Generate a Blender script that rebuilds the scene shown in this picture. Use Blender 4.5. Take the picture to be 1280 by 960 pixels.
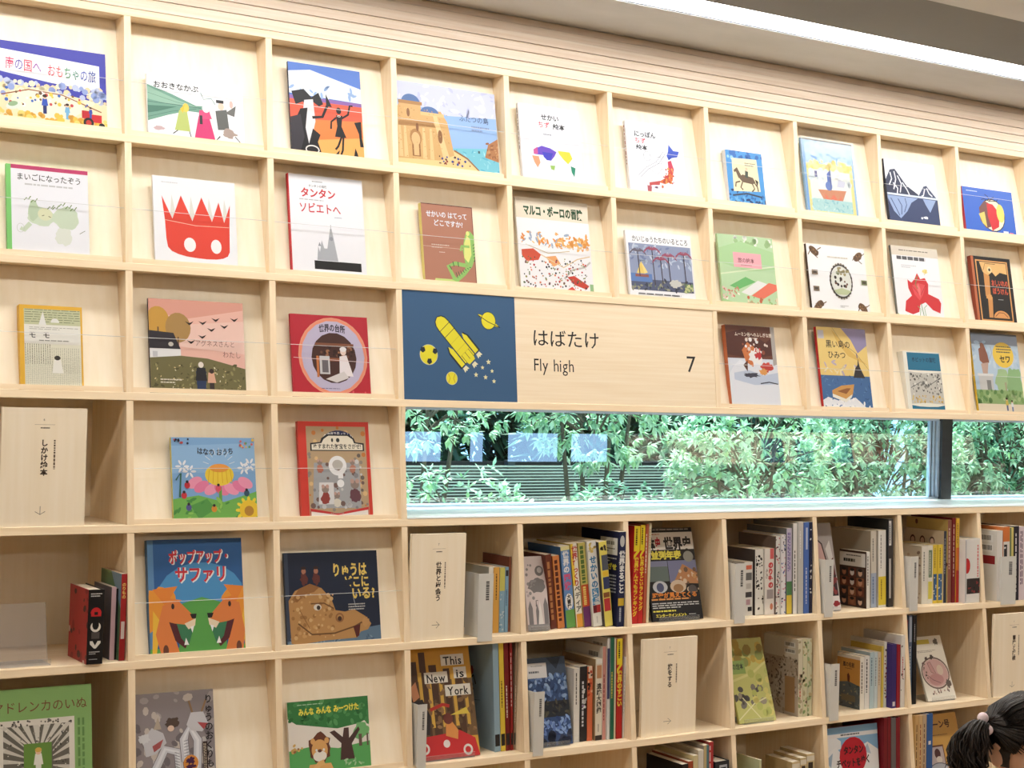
import bpy, bmesh, math, random
from mathutils import Matrix, Vector
from mathutils.geometry import tessellate_polygon
PI = math.pi
sc = bpy.context.scene
for _o in list(bpy.data.objects):
    bpy.data.objects.remove(_o)
COL = sc.collection

# ------------------------------------------------------------------ camera
cam_data = bpy.data.cameras.new('camera')
cam = bpy.data.objects.new('camera', cam_data)
COL.objects.link(cam)
_r = Vector((0.840683, -0.540901, 0.026046)); _u = Vector((-0.027979, 0.004649, 0.999598)); _b = Vector((-0.540805, -0.841073, -0.011225))
cam.matrix_world = Matrix(((_r.x, _u.x, _b.x, -0.99375539), (_r.y, _u.y, _b.y, -4.08851319), (_r.z, _u.z, _b.z, 1.5), (0, 0, 0, 1)))
cam_data.sensor_fit = 'HORIZONTAL'; cam_data.sensor_width = 36.0
cam_data.lens = 36.0 * 1976.0356 / 1280.0
cam_data.clip_start = 0.05; cam_data.clip_end = 200
sc.camera = cam

# ------------------------------------------------------------------ sky, sun, exposure
world = bpy.data.worlds.new('sky'); sc.world = world; world.use_nodes = True
bg = world.node_tree.nodes['Background']
bg.inputs['Color'].default_value = (0.38, 0.64, 1.0, 1); bg.inputs['Strength'].default_value = 2.2
sun_d = bpy.data.lights.new('sun', 'SUN'); sun_d.energy = 13.0; sun_d.angle = math.radians(8); sun_d.color = (1.0, 0.97, 0.9)
sun = bpy.data.objects.new('sun', sun_d); COL.objects.link(sun)
sun.rotation_euler = (math.radians(-25), math.radians(12), 0); sun.location = (3, 3, 6)
STRIP_POWER = 11.0       # long lamp in the ceiling slot above the bookcase
FILL_POWER = 9.5        # added ceiling lamps out of view, for fill light
vs = sc.view_settings
vs.view_transform = 'Standard'; vs.look = 'None'; vs.exposure = 0.62; vs.gamma = 1.0; vs.use_curve_mapping = False

# ------------------------------------------------------------------ helpers
def lin(c):
    return tuple(((v / 255.0) / 12.92 if v / 255.0 <= 0.04045 else ((v / 255.0 + 0.055) / 1.055) ** 2.4) for v in c[:3])

def new_mat(name, color=(200, 200, 200), rough=0.5, spec=0.3, metal=0.0):
    m = bpy.data.materials.new(name); m.use_nodes = True
    b = m.node_tree.nodes['Principled BSDF']
    b.inputs['Base Color'].default_value = (*lin(color), 1)
    b.inputs['Roughness'].default_value = rough
    b.inputs['Specular IOR Level'].default_value = spec
    b.inputs['Metallic'].default_value = metal
    return m

def noisy(name, c1, c2, scale=(1, 1, 1), nscale=4.0, detail=6.0, rough=0.5, spec=0.3, lo=0.3, hi=0.7, bump=0.0):
    m = new_mat(name, c1, rough, spec); nt = m.node_tree; N = nt.nodes; L = nt.links
    tc = N.new('ShaderNodeTexCoord'); mp = N.new('ShaderNodeMapping'); mp.inputs['Scale'].default_value = scale
    nz = N.new('ShaderNodeTexNoise'); nz.inputs['Scale'].default_value = nscale; nz.inputs['Detail'].default_value = detail
    rp = N.new('ShaderNodeValToRGB')
    rp.color_ramp.elements[0].position = lo; rp.color_ramp.elements[1].position = hi
    rp.color_ramp.elements[0].color = (*lin(c1), 1); rp.color_ramp.elements[1].color = (*lin(c2), 1)
    L.new(tc.outputs['Object'], mp.inputs['Vector']); L.new(mp.outputs['Vector'], nz.inputs['Vector'])
    L.new(nz.outputs['Fac'], rp.inputs['Fac']); L.new(rp.outputs['Color'], N['Principled BSDF'].inputs['Base Color'])
    if bump:
        bp = N.new('ShaderNodeBump'); bp.inputs['Strength'].default_value = bump; bp.inputs['Distance'].default_value = 0.01
        L.new(nz.outputs['Fac'], bp.inputs['Height']); L.new(bp.outputs['Normal'], N['Principled BSDF'].inputs['Normal'])
    return m

def attr_mat(name, rough=0.4, spec=0.3, noise=0.0, white=1.0):
    m = new_mat(name, (255, 255, 255), rough, spec); N = m.node_tree.nodes; L = m.node_tree.links
    a = N.new('ShaderNodeAttribute'); a.attribute_name = 'Col'
    if noise:
        tc = N.new('ShaderNodeTexCoord'); nz = N.new('ShaderNodeTexNoise'); nz.inputs['Scale'].default_value = 40.0
        mx = N.new('ShaderNodeMix'); mx.data_type = 'RGBA'; mx.blend_type = 'MULTIPLY'; mx.inputs['Factor'].default_value = noise
        L.new(tc.outputs['Object'], nz.inputs['Vector'])
        L.new(a.outputs['Color'], mx.inputs['A']); L.new(nz.outputs['Color'], mx.inputs['B'])
        L.new(mx.outputs['Result'], N['Principled BSDF'].inputs['Base Color'])
    else:
        mx = N.new('ShaderNodeMix'); mx.data_type = 'RGBA'; mx.blend_type = 'MULTIPLY'; mx.inputs['Factor'].default_value = 1.0
        mx.inputs['B'].default_value = (white, white, white, 1)       # paper and ink never reflect everything
        L.new(a.outputs['Color'], mx.inputs['A']); L.new(mx.outputs['Result'], N['Principled BSDF'].inputs['Base Color'])
    return m

W1, W2 = (238, 214, 178), (247, 228, 198)
MWX = noisy('wood_grain_x', W1, W2, (1.2, 30, 40), 3.0, 5, 0.45, 0.3)
MWZ = noisy('wood_grain_z', W1, W2, (30, 30, 1.2), 3.0, 5, 0.45, 0.3)
MPANEL = noisy('pale_plywood', (244, 230, 204), (249, 237, 216), (16, 10, 1.0), 3.0, 4, 0.45, 0.3)
MSIGN = noisy('sign_plywood', (238, 218, 186), (246, 230, 204), (1.0, 24, 40), 3.0, 5, 0.45, 0.3)
MTRIM = noisy('slat_wood', (234, 212, 188), (246, 230, 212), (1.0, 60, 45), 3.0, 5, 0.5, 0.25)
MPRINT = attr_mat('printed_cover', 0.42, 0.3, white=0.80)
MPAPER = noisy('paper_edges', (232, 224, 206), (214, 204, 184), (1, 60, 1), 20.0, 2, 0.8, 0.1)
MCONC = noisy('concrete', (202, 206, 208), (226, 229, 231), (1.2, 3.0, 2), 1.6, 8, 0.8, 0.15, 0.25, 0.75, 0.05)
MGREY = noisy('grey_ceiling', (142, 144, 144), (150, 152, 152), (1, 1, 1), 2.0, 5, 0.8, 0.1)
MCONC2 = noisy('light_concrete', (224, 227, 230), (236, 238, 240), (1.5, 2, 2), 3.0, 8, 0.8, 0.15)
MFLOOR = noisy('floor_boards', (150, 122, 90), (176, 148, 112), (1, 12, 1), 3.0, 5, 0.5, 0.3)
MWALL = noisy('white_wall', (226, 224, 218), (234, 232, 226), (1, 1, 1), 6.0, 3, 0.8, 0.1)
MDARK = noisy('dark_wall', (46, 44, 44), (54, 52, 52), (1, 1, 1), 4.0, 3, 0.9, 0.05)
MWHITE = noisy('white_laminate', (238, 242, 248), (244, 248, 252), (1, 1, 1), 3.0, 2, 0.3, 0.4)
MFRAME = noisy('dark_aluminium', (44, 46, 52), (54, 56, 62), (1, 1, 8), 4.0, 2, 0.35, 0.5)
MFRAME2 = noisy('bright_aluminium', (176, 190, 214), (190, 204, 226), (1, 1, 8), 4.0, 2, 0.3, 0.5)
MCARD = noisy('grey_card', (208, 208, 204), (214, 214, 211), (1, 1, 1), 8.0, 2, 0.5, 0.2)
MHAIR = noisy('black_hair', (16, 12, 11), (46, 36, 31), (60, 60, 8), 8.0, 3, 0.42, 0.4)
MSKIN = noisy('skin', (232, 182, 152), (238, 192, 164), (1, 1, 1), 10.0, 3, 0.5, 0.3)
MLEAF = attr_mat('leaf', 0.45, 0.4)
def _translucent(m, f):
    N = m.node_tree.nodes; L = m.node_tree.links; t = N.new('ShaderNodeBsdfTranslucent'); x = N.new('ShaderNodeMixShader'); x.inputs['Fac'].default_value = f
    L.new(N['Attribute'].outputs['Color'], t.inputs['Color']); L.new(N['Principled BSDF'].outputs['BSDF'], x.inputs[1]); L.new(t.outputs['BSDF'], x.inputs[2]); L.new(x.outputs['Shader'], N['Material Output'].inputs['Surface'])
_translucent(MLEAF, 0.35)
MBARK = noisy('bark', (78, 70, 60), (110, 100, 88), (20, 20, 3), 5.0, 4, 0.9, 0.1)
MSLAT = noisy('weathered_slats', (170, 172, 160), (200, 202, 190), (1, 8, 8), 5.0, 3, 0.7, 0.2)
MSOIL = noisy('soil', (70, 58, 46), (92, 80, 64), (1, 1, 1), 8.0, 5, 0.95, 0.05)

def mix_glass(name, tint, refl, glossy_col=(1, 1, 1), rough=0.0, diffuse=0.0):
    m = bpy.data.materials.new(name); m.use_nodes = True; nt = m.node_tree; N = nt.nodes; L = nt.links
    N.remove(N['Principled BSDF']); out = N['Material Output']
    tr = N.new('ShaderNodeBsdfTransparent'); tr.inputs['Color'].default_value = (*tint, 1)
    gl = N.new('ShaderNodeBsdfGlossy'); gl.inputs['Color'].default_value = (*glossy_col, 1); gl.inputs['Roughness'].default_value = rough
    lw = N.new('ShaderNodeLayerWeight'); pw = N.new('ShaderNodeMath'); pw.operation = 'POWER'; pw.inputs[1].default_value = 4.0
    L.new(lw.outputs['Facing'], pw.inputs[0])
    ad = N.new('ShaderNodeMath'); ad.operation = 'ADD'; ad.inputs[1].default_value = refl; ad.use_clamp = True
    mx = N.new('ShaderNodeMixShader')
    L.new(pw.outputs['Value'], ad.inputs[0]); L.new(ad.outputs['Value'], mx.inputs['Fac'])
    L.new(tr.outputs['BSDF'], mx.inputs[1]); L.new(gl.outputs['BSDF'], mx.inputs[2])
    last = mx
    if diffuse:
        df = N.new('ShaderNodeBsdfDiffuse'); df.inputs['Color'].default_value = (0.9, 0.92, 0.94, 1)
        m2 = N.new('ShaderNodeMixShader'); m2.inputs['Fac'].default_value = diffuse
        L.new(mx.outputs['Shader'], m2.inputs[1]); L.new(df.outputs['BSDF'], m2.inputs[2]); last = m2
    L.new(last.outputs['Shader'], out.inputs['Surface'])
    return m
MGLASS = mix_glass('window_glass', (0.74, 1.0, 0.96), 0.22)
MACRYL = mix_glass('clear_acrylic', (0.93, 0.93, 0.93), 0.03, rough=0.3, diffuse=0.05)
MFILM = mix_glass('clear_film', (0.97, 0.98, 1.0), 0.02, rough=0.2, diffuse=0.04)
MCORD = mix_glass('clear_cord', (0.9, 0.9, 0.9), 0.03, rough=0.2, diffuse=0.6)

def emit_mat(name, color, strength):   # a glowing diffuser
    m = bpy.data.materials.new(name); m.use_nodes = True; N = m.node_tree.nodes; L = m.node_tree.links
    N.remove(N['Principled BSDF']); e = N.new('ShaderNodeEmission')
    e.inputs['Color'].default_value = (*color, 1); e.inputs['Strength'].default_value = strength
    L.new(e.outputs['Emission'], N['Material Output'].inputs['Surface'])
    return m

def put(o, parent=None, loc=None):
    COL.objects.link(o)
    if parent is not None: o.parent = parent
    if loc is not None: o.location = loc
    return o

def tag(o, label=None, cat=None, group=None, kind=None):
    if label: o['label'] = label
    if cat: o['category'] = cat
    if group: o['group'] = group
    if kind: o['kind'] = kind
    return o

def thing(name, label, cat, loc=(0, 0, 0), group=None):
    o = bpy.data.objects.new(name, None); o.empty_display_size = 0.05
    put(o, None, loc)
    return tag(o, label, cat, group)

class MB:
    """collects coloured faces for ONE mesh object"""
    def __init__(s): s.v = []; s.f = []; s.c = []; s.m = []
    def add(s, vs_, fs_, col=(255, 255, 255), mat=0):
        n = len(s.v); s.v += [tuple(p) for p in vs_]; cl = lin(col)
        for f in fs_:
            s.f.append([n + i for i in f]); s.c.append(cl); s.m.append(mat)
    def box(s, x0, x1, y0, y1, z0, z1, col=(255, 255, 255), mat=0):
        s.add([(x0, y0, z0), (x1, y0, z0), (x1, y1, z0), (x0, y1, z0), (x0, y0, z1), (x1, y0, z1), (x1, y1, z1), (x0, y1, z1)],
              [(0, 3, 2, 1), (4, 5, 6, 7), (0, 1, 5, 4), (1, 2, 6, 5), (2, 3, 7, 6), (3, 0, 4, 7)], col, mat)
    def prism_x(s, prof, x0, x1, col=(255, 255, 255), mat=0):
        """profile of (y, z) points, counter-clockwise seen from +x, swept along x"""
        n = len(prof)
        vs_ = [(x0, y, z) for y, z in prof] + [(x1, y, z) for y, z in prof]
        fs_ = [tuple(reversed(range(n))), tuple(range(n, 2 * n))] + [(i, (i + 1) % n, n + (i + 1) % n, n + i) for i in range(n)]
        s.add(vs_, fs_, col, mat)
    def tube(s, pts, r, n=8, col=(255, 255, 255), mat=0):
        pts = [Vector(p) for p in pts]; rings = []
        for i, p in enumerate(pts):
            d = (pts[min(i + 1, len(pts) - 1)] - pts[max(i - 1, 0)]).normalized()
            a = d.orthogonal().normalized(); b = d.cross(a); rr = r[i] if isinstance(r, (list, tuple)) else r
            rings.append([p + (a * math.cos(2 * PI * k / n) + b * math.sin(2 * PI * k / n)) * rr for k in range(n)])
        vs_ = [q for g in rings for q in g]; fs_ = []
        for i in range(len(pts) - 1):
            for k in range(n):
                fs_.append((i * n + k, i * n + (k + 1) % n, (i + 1) * n + (k + 1) % n, (i + 1) * n + k))
        fs_ += [tuple(reversed(range(n))), tuple(range((len(pts) - 1) * n, len(pts) * n))]
        s.add(vs_, fs_, col, mat)
    def art(s, a, o, ex, ey, nrm, mat=0):
        o, ex, ey, nrm = Vector(o), Vector(ex), Vector(ey), Vector(nrm)
        for k, (vs_, fs_, col) in enumerate(a.q):
            off = nrm * (0.00012 + k * 2.2e-5)
            s.add([o + ex * min(max(x, 0.0), a.w) + ey * min(max(y, 0.0), a.h) + off for x, y in vs_], fs_, col, mat)
    def build(s, name, mats, parent=None, loc=None, smooth=False):
        me = bpy.data.meshes.new(name); me.from_pydata(s.v, [], s.f)
        ca = me.color_attributes.new('Col', 'FLOAT_COLOR', 'CORNER')
        buf = []
        for f, c in zip(s.f, s.c): buf += [c[0], c[1], c[2], 1.0] * len(f)
        ca.data.foreach_set('color', buf)
        if not isinstance(mats, (list, tuple)): mats = [mats]
        for m in mats: me.materials.append(m)
        if len(mats) > 1: me.polygons.foreach_set('material_index', s.m)
        if smooth: me.polygons.foreach_set('use_smooth', [True] * len(me.polygons))
        me.update()
        return put(bpy.data.objects.new(name, me), parent, loc)

# ------------------------------------------------------------------ lettering: outlines of the built-in font, cached per character
_gc = {}
def glyph(ch, bold=0.0):
    k = (ch, bold)
    if k not in _gc:
        cu = bpy.data.curves.new('g', 'FONT'); cu.body = ch; cu.offset = bold; cu.resolution_u = 2
        o = bpy.data.objects.new('g', cu); COL.objects.link(o)
        dg = bpy.context.evaluated_depsgraph_get()
        me = o.evaluated_get(dg).to_mesh()
        vv = [(v.co.x, v.co.y) for v in me.vertices]; ff = [tuple(p.vertices) for p in me.polygons]
        o.evaluated_get(dg).to_mesh_clear()
        bpy.data.objects.remove(o); bpy.data.curves.remove(cu)
        _gc[k] = (vv, ff)
    return _gc[k]

class Art:
    """flat artwork: x to the right and y down as fractions of the sheet, radii and stroke widths as fractions of its height"""
    def __init__(s, w, h): s.w = w; s.h = h; s.q = []
    def P(s, x, y): return (x * s.w, y * s.h)
    def raw(s, pts, c):
        tri = tessellate_polygon([[Vector((x, y, 0)) for x, y in pts]])
        fs_ = []
        for t in tri:
            a, b, d = (pts[i] for i in t)
            ar = (b[0] - a[0]) * (d[1] - a[1]) - (b[1] - a[1]) * (d[0] - a[0])
            fs_.append(tuple(t) if ar < 0 else tuple(reversed(t)))
        s.q.append((pts, fs_, c)); return s
    def poly(s, pts, c): return s.raw([s.P(x, y) for x, y in pts], c)
    def rect(s, x0, y0, x1, y1, c): return s.poly([(x0, y0), (x1, y0), (x1, y1), (x0, y1)], c)
    def ell(s, x, y, rx, ry, c, rot=0.0, n=18, a0=0.0, a1=2 * PI):
        cx, cy = s.P(x, y); pts = []
        full = abs(a1 - a0 - 2 * PI) < 1e-6
        for i in range(n if full else n + 1):
            t = a0 + (a1 - a0) * i / n
            px, py = rx * s.h * math.cos(t), ry * s.h * math.sin(t)
            pts.append((cx + px * math.cos(rot) - py * math.sin(rot), cy + px * math.sin(rot) + py * math.cos(rot)))
        return s.raw(pts, c)
    def ring(s, x, y, rx, ry, wd, c, n=28):
        cx, cy = s.P(x, y); vs_ = []; fs_ = []
        for i in range(n):
            t = 2 * PI * i / n
            vs_ += [(cx + rx * s.h * math.cos(t), cy + ry * s.h * math.sin(t)), (cx + (rx - wd) * s.h * math.cos(t), cy + (ry - wd) * s.h * math.sin(t))]
        for i in range(n): fs_.append((2 * i, 2 * i + 1, (2 * i + 3) % (2 * n), (2 * i + 2) % (2 * n)))
        s.q.append((vs_, fs_, c)); return s
    def line(s, pts, wd, c):
        P = [Vector(s.P(x, y)) for x, y in pts]; vs_ = []; fs_ = []; r = wd * s.h / 2
        for i, p in enumerate(P):
            d = (P[min(i + 1, len(P) - 1)] - P[max(i - 1, 0)])
            d = d.normalized() if d.length > 0 else Vector((1, 0))
            nn = Vector((-d.y, d.x)) * r; vs_ += [tuple(p + nn), tuple(p - nn)]
        for i in range(len(P) - 1): fs_.append((2 * i, 2 * i + 2, 2 * i + 3, 2 * i + 1))
        s.q.append((vs_, fs_, c)); return s
    def text(s, t, x, y, size, c, bold=0.0, wd=None, al='l', vert=False, rot=0.0, arc=0.0):
        """x, y: top-left of the line (al 'c': its top centre); size: em as a fraction of the height; wd: fit the line to this width"""
        if isinstance(t, str) and isinstance(c, list): cols = c
        else: cols = [c] * len(t)
        adv = []; 
        for ch in t:
            if ord(ch) > 0x2e00: adv.append(1.0)
            elif ch == ' ': adv.append(0.35)
            else:
                vv, _ = glyph(ch, bold); xs = [v[0] for v in vv] or [0]; adv.append(max(xs) - min(xs) + 0.1)
        em = size * s.h; tot = sum(adv) * em
        sx = (wd * s.w / tot) if (wd and not vert) else 1.0
        ox, oy = s.P(x, y)
        if al == 'c' and not vert: ox -= tot * sx / 2
        pen = 0.0; cr, sr = math.cos(rot), math.sin(rot)
        groups = {}
        for ch, ad, cc in zip(t, adv, cols):
            if ch != ' ':
                vv, ff = glyph(ch, bold)
                lo = 0.0 if ord(ch) > 0x2e00 else (min(v[0] for v in vv) - 0.05)
                g = groups.setdefault(cc, ([], []))
                n0 = len(g[0])
                for vx, vy in vv:
                    if vert:
                        if ch == 'ー': vx, vy = 0.5 + (vy - 0.38), 0.38 - (vx - 0.5)
                        px = (vx - 0.5) * em; py = pen * em + (0.88 - vy) * em
                    else:
                        px = (pen + vx - lo) * em * sx; py = (0.88 - vy) * em
                        if arc:
                            u = (px / (tot * sx) - 0.5); py += arc * s.h * 4 * u * u
                    g[0].append((ox + px * cr - py * sr, oy + px * sr + py * cr))
                g[1].extend(tuple(n0 + i for i in f) for f in ff)
            pen += (1.0 if vert and ch != ' ' else (0.5 if vert else ad))
        for cc, (vv, ff) in groups.items(): s.q.append((vv, ff, cc))
        return s
    def bars(s, x0, y0, x1, y1, n, c, seed=1, fill=0.45):
        """rows of tiny print too small to read"""
        R = random.Random(seed); vs_ = []; fs_ = []; rh = (y1 - y0) / n
        for i in range(n):
            x = x0; ya = y0 + rh * i; yb = ya + rh * fill; xe = x1 if i < n - 1 else x0 + (x1 - x0) * R.uniform(0.5, 1)
            while x < xe:
                l = min((x1 - x0) * R.uniform(0.05, 0.16), xe - x); k = len(vs_)
                vs_ += [s.P(x, ya), s.P(x + l, ya), s.P(x + l, yb), s.P(x, yb)]; fs_.append((k + 3, k + 2, k + 1, k)); x += l + (x1 - x0) * 0.02
        s.q.append((vs_, fs_, c)); return s
    def vbars(s, x0, y0, x1, y1, n, c, seed=1, fill=0.5):
        R = random.Random(seed); vs_ = []; fs_ = []; rw = (x1 - x0) / n
        for i in range(n):
            y = y0; xa = x0 + rw * i; xb = xa + rw * fill
            while y < y1:
                l = min((y1 - y0) * R.uniform(0.04, 0.12), y1 - y); k = len(vs_)
                vs_ += [s.P(xa, y), s.P(xb, y), s.P(xb, y + l), s.P(xa, y + l)]; fs_.append((k + 3, k + 2, k + 1, k)); y += l + (y1 - y0) * 0.025
        s.q.append((vs_, fs_, c)); return s
    def scat(s, n, x0, y0, x1, y1, cols, r0, r1, seed=1, asp=1.0, rnd=True, k=7, inside=None):
        R = random.Random(seed); gr = {}
        for i in range(n):
            x = R.uniform(x0, x1); y = R.uniform(y0, y1)
            if inside and not inside(x, y): continue
            c = R.choice(cols); r = R.uniform(r0, r1) * s.h; a = R.uniform(0, PI) if rnd else 0; cx, cy = s.P(x, y)
            g = gr.setdefault(c, ([], [])); n0 = len(g[0])
            for q in range(k):
                t = -2 * PI * q / k; px, py = r * math.cos(t), r * asp * math.sin(t)
                g[0].append((min(max(cx + px * math.cos(a) - py * math.sin(a), 0), s.w), min(max(cy + px * math.sin(a) + py * math.cos(a), 0), s.h)))
            g[1].append(tuple(range(n0, n0 + k)))
        for c, (vv, ff) in gr.items(): s.q.append((vv, ff, c))
        return s
    def blob(s, x, y, rx, ry, c, seed=1, jit=0.25, n=22):
        R = random.Random(seed); cx, cy = s.P(x, y); pts = []
        for i in range(n):
            t = 2 * PI * i / n; f = 1 + R.uniform(-jit, jit)
            pts.append((min(max(cx + rx * s.h * f * math.cos(t), 0), s.w), min(max(cy + ry * s.h * f * math.sin(t), 0), s.h)))
        return s.raw(pts, c)
    def barcode(s, x0, y0, x1, y1, seed=1):
        s.rect(x0, y0, x1, y1, (240, 240, 236)); R = random.Random(seed); x = x0 + (x1 - x0) * .1; vs_ = []; fs_ = []
        while x < x1 - (x1 - x0) * .12:
            l = (x1 - x0) * R.uniform(.015, .05); k = len(vs_)
            vs_ += [s.P(x, y0 + (y1 - y0) * .12), s.P(x + l, y0 + (y1 - y0) * .12), s.P(x + l, y1 - (y1 - y0) * .25), s.P(x, y1 - (y1 - y0) * .25)]
            fs_.append((k + 3, k + 2, k + 1, k)); x += l + (x1 - x0) * R.uniform(.015, .04)
        s.q.append((vs_, fs_, (30, 30, 30))); return s
    def person(s, x, y, h, top, bot, skin=(240, 200, 170), hair=(60, 40, 30), face=1):
        """small drawn figure standing at x, y (feet)"""
        s.poly([(x - .09 * h * s.h / s.w, y), (x - .1 * h * s.h / s.w, y - .5 * h), (x + .1 * h * s.h / s.w, y - .5 * h), (x + .09 * h * s.h / s.w, y)], bot)
        s.poly([(x - .17 * h * s.h / s.w, y - .42 * h), (x - .11 * h * s.h / s.w, y - .8 * h), (x + .11 * h * s.h / s.w, y - .8 * h), (x + .17 * h * s.h / s.w, y - .42 * h)], top)
        s.ell(x, y - .88 * h, .11 * h, .12 * h, skin, n=10)
        s.ell(x, y - .93 * h, .12 * h, .085 * h, hair, n=10)
        return s

# ------------------------------------------------------------------ the bookcase grid (metres); its front leans back by 6 degrees
AL = math.radians(6.01143549933488); SA, CA = math.sin(AL), math.cos(AL)
ZTOP = 2.498284
XS = [-0.4, 0.0, 0.4, 0.8063, 1.2019, 1.5941, 1.9867, 2.3845, 2.7838, 3.1897, 3.5992, 4.0, 4.4, 4.8]   # right faces of the uprights
X0 = 1                                    # index of column 0's left upright
SS = [0.0, 0.3428, 0.6856, 1.0263, 1.3691, 1.7159, 2.0603, 2.4023]   # undersides of the boards, measured down the slope
BT, UT, YB = 0.0213, 0.0185, 0.165        # board and upright thickness, back
def zs(s): return ZTOP - s * CA
def ys(s, d=0.0): return -s * SA + d
def floor_of(r): return zs(SS[r] - BT), ys(SS[r])          # top of the board that row r (1-based: row r lies above board r) stands on
def col_x(c): return XS[X0 + c], XS[X0 + c + 1] - UT        # clear opening of column c
ZC_ = 2.700
def structure(o, label=None): o['kind'] = 'structure'; return o

def room():
    m = MB(); m.box(-4, 14, -7.3, 0.32, -0.1, 0.0); structure(m.build('floor', MFLOOR))
    m = MB(); m.box(-4, 14, -0.30, 0.32, ZC_, ZC_ + 0.25); m.box(-4, 14, -7.3, -0.460, ZC_ + 0.07, ZC_ + 0.25)
    m.box(-4, 14, -0.460, -0.30, ZC_ + 0.10, ZC_ + 0.25); structure(m.build('ceiling', MCONC))
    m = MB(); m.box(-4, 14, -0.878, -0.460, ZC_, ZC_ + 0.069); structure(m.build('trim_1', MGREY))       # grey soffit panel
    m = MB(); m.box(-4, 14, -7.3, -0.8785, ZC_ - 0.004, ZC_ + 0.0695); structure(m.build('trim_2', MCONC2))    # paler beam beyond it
    zt, zb = zs(SS[3]), zs(SS[4] - BT)
    m = MB(); m.box(-4, 14, 0.18, 0.32, zt + 0.0, ZC_ + 0.0); m.box(-4, 14, 0.18, 0.32, 0, zb - BT); m.box(-4, 1.2, 0.18, 0.32, zb - BT, zt); m.box(4.8, 14, 0.18, 0.32, zb - BT, zt)
    structure(m.build('wall_back', MWALL))
    m = MB(); m.box(-4.12, -4, -7.3, 0.32, 0, ZC_ + .2); structure(m.build('wall_left', MWALL))
    m = MB(); m.box(14, 14.12, -7.3, 0.32, 0, ZC_ + .2); structure(m.build('wall_right', MWALL))
    # the wall across the room: dark, with a band of low windows
    holes = [(5.35, 5.93), (6.14, 6.36), (6.53, 7.16), (7.21, 7.72)]; z0, z1 = 0.965, 1.225
    m = MB(); m.box(-4, 14, -7.3, -7.15, 0, z0); m.box(-4, 14, -7.3, -7.15, z1, ZC_ + .2)
    x = -4
    for a, b in holes: m.box(x, a, -7.3, -7.15, z0, z1); x = b
    m.box(x, 14, -7.3, -7.15, z0, z1); structure(m.build('wall_front', MDARK))
    # slatted timber band between bookcase and ceiling
    for k, (s0, s1, d) in enumerate([(-0.0555, -0.0242, 0.004), (-0.0873, -0.0572, 0.004), (-0.1175, -0.0890, 0.005), (-0.1505, -0.1192, 0.006), (-0.1800, -0.1522, 0.020), (-0.2020, -0.1815, 0.026)]):
        m = MB(); e = 0.0035
        m.prism_x([(ys(s1, d), zs(s1)), (YB, zs(s1)), (YB, zs(s0)), (ys(s0, d + e), zs(s0)), (ys(s0 + 0.004, d), zs(s0 + 0.004))][::-1], -0.42, 4.82)
        structure(m.build('trim_%d' % (3 + k), MTRIM))
    m = MB(); m.prism_x([(ys(-0.03, 0.03), zs(-0.03)), (YB + .01, zs(-0.03)), (YB + .01, zs(-.203)), (ys(-0.203, 0.045), zs(-.203))][::-1], -0.42, 4.82); structure(m.build('trim_9', MDARK))
room()

def ceiling_lamp(y0, y1, z, x0, x1, label, power, name='ceiling_lamp', tint=(1.0, 0.985, 0.96)):
    t = thing(name, label, 'ceiling lamp', ((x0 + x1) / 2, (y0 + y1) / 2, z), 'linear ceiling lamps')
    L = (x1 - x0) / 2; W = (y1 - y0) / 2
    m = MB(); m.box(-L, L, -W, W, 0.012, 0.03); m.box(-L, L, -W, -W + 0.006, -0.001, 0.012); m.box(-L, L, W - 0.006, W, -0.001, 0.012)
    m.build('housing', MFRAME2, t)
    m = MB(); m.box(-L, L, -W + 0.007, W - 0.007, 0.0, 0.008); m.build('diffuser', emit_mat('lamp_glow_%.2f' % power, tint, power), t)
ceiling_lamp(-0.458, -0.302, ZC_ + 0.004, -0.6, 5.0, 'long white lamp in the ceiling slot above the bookcase', STRIP_POWER)
for y, w, xe, k in ((-1.35, 'nearest the long bookcase', 6.6, 1.0), (-3.1, 'in the middle of the room', 6.6, .18), (-6.3, 'nearest the dark far wall', 13.0, 2.0)):  # lamps added out of view for fill; the last brightens the mirrored display case
    ceiling_lamp(y - 0.09, y + 0.09, ZC_ - 0.036, -2.6, xe, 'added unseen fill lamp under the pale beam, ' + w, FILL_POWER * k, tint=(1.0, 0.94, 0.84))

# ------------------------------------------------------------------ bookcase
case = thing('bookcase', 'light wooden wall bookcase of square cells around a strip window', 'bookcase', (0, 0, 0))
def board(s, x0, x1, y1=YB):
    m = MB(); e = 0.0012
    m.prism_x([(ys(s, e), zs(s)), (ys(s, 0), zs(s - e)), (ys(s - BT, 0), zs(s - BT + e)), (ys(s - BT, e), zs(s - BT)), (y1, zs(s - BT)), (y1, zs(s))][::-1], x0, x1)
    m.build('shelf_board', MWX, case)
XL, XR = XS[0] - UT, XS[-1]
for i, s in enumerate(SS): board(s, XL, XR)
DISPLAY = lambda r, c: (r <= 3 and not (r == 3 and 3 <= c <= 5)) or (r >= 4 and c in (1, 2)) 
for r in range(1, 8):
    for k, x in enumerate(XS):
        c = k - X0
        if r == 4 and c >= 4: continue
        if r == 3 and c in (4, 5): continue        # the sign spans three columns
        s0, s1 = SS[r - 1] + 0.0002, SS[r] - BT - 0.0002
        m = MB(); d = 0.0008
        m.prism_x([(ys(s0, d), zs(s0)), (ys(s1, d), zs(s1)), (YB, zs(s1)), (YB, zs(s0))], x - UT, x)
        m.build('upright', MWZ, case)
m = MB(); m.box(XL, XR, YB + .0005, YB + .012, 0.0, zs(SS[4])); m.box(XL, XR, YB + .0005, YB + .012, zs(SS[3]), ZC_ - .21); m.box(XL, XS[X0 + 3], YB + .0005, YB + .012, zs(SS[4]), zs(SS[3]))
m.build('back_panel', MPANEL, case)
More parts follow.
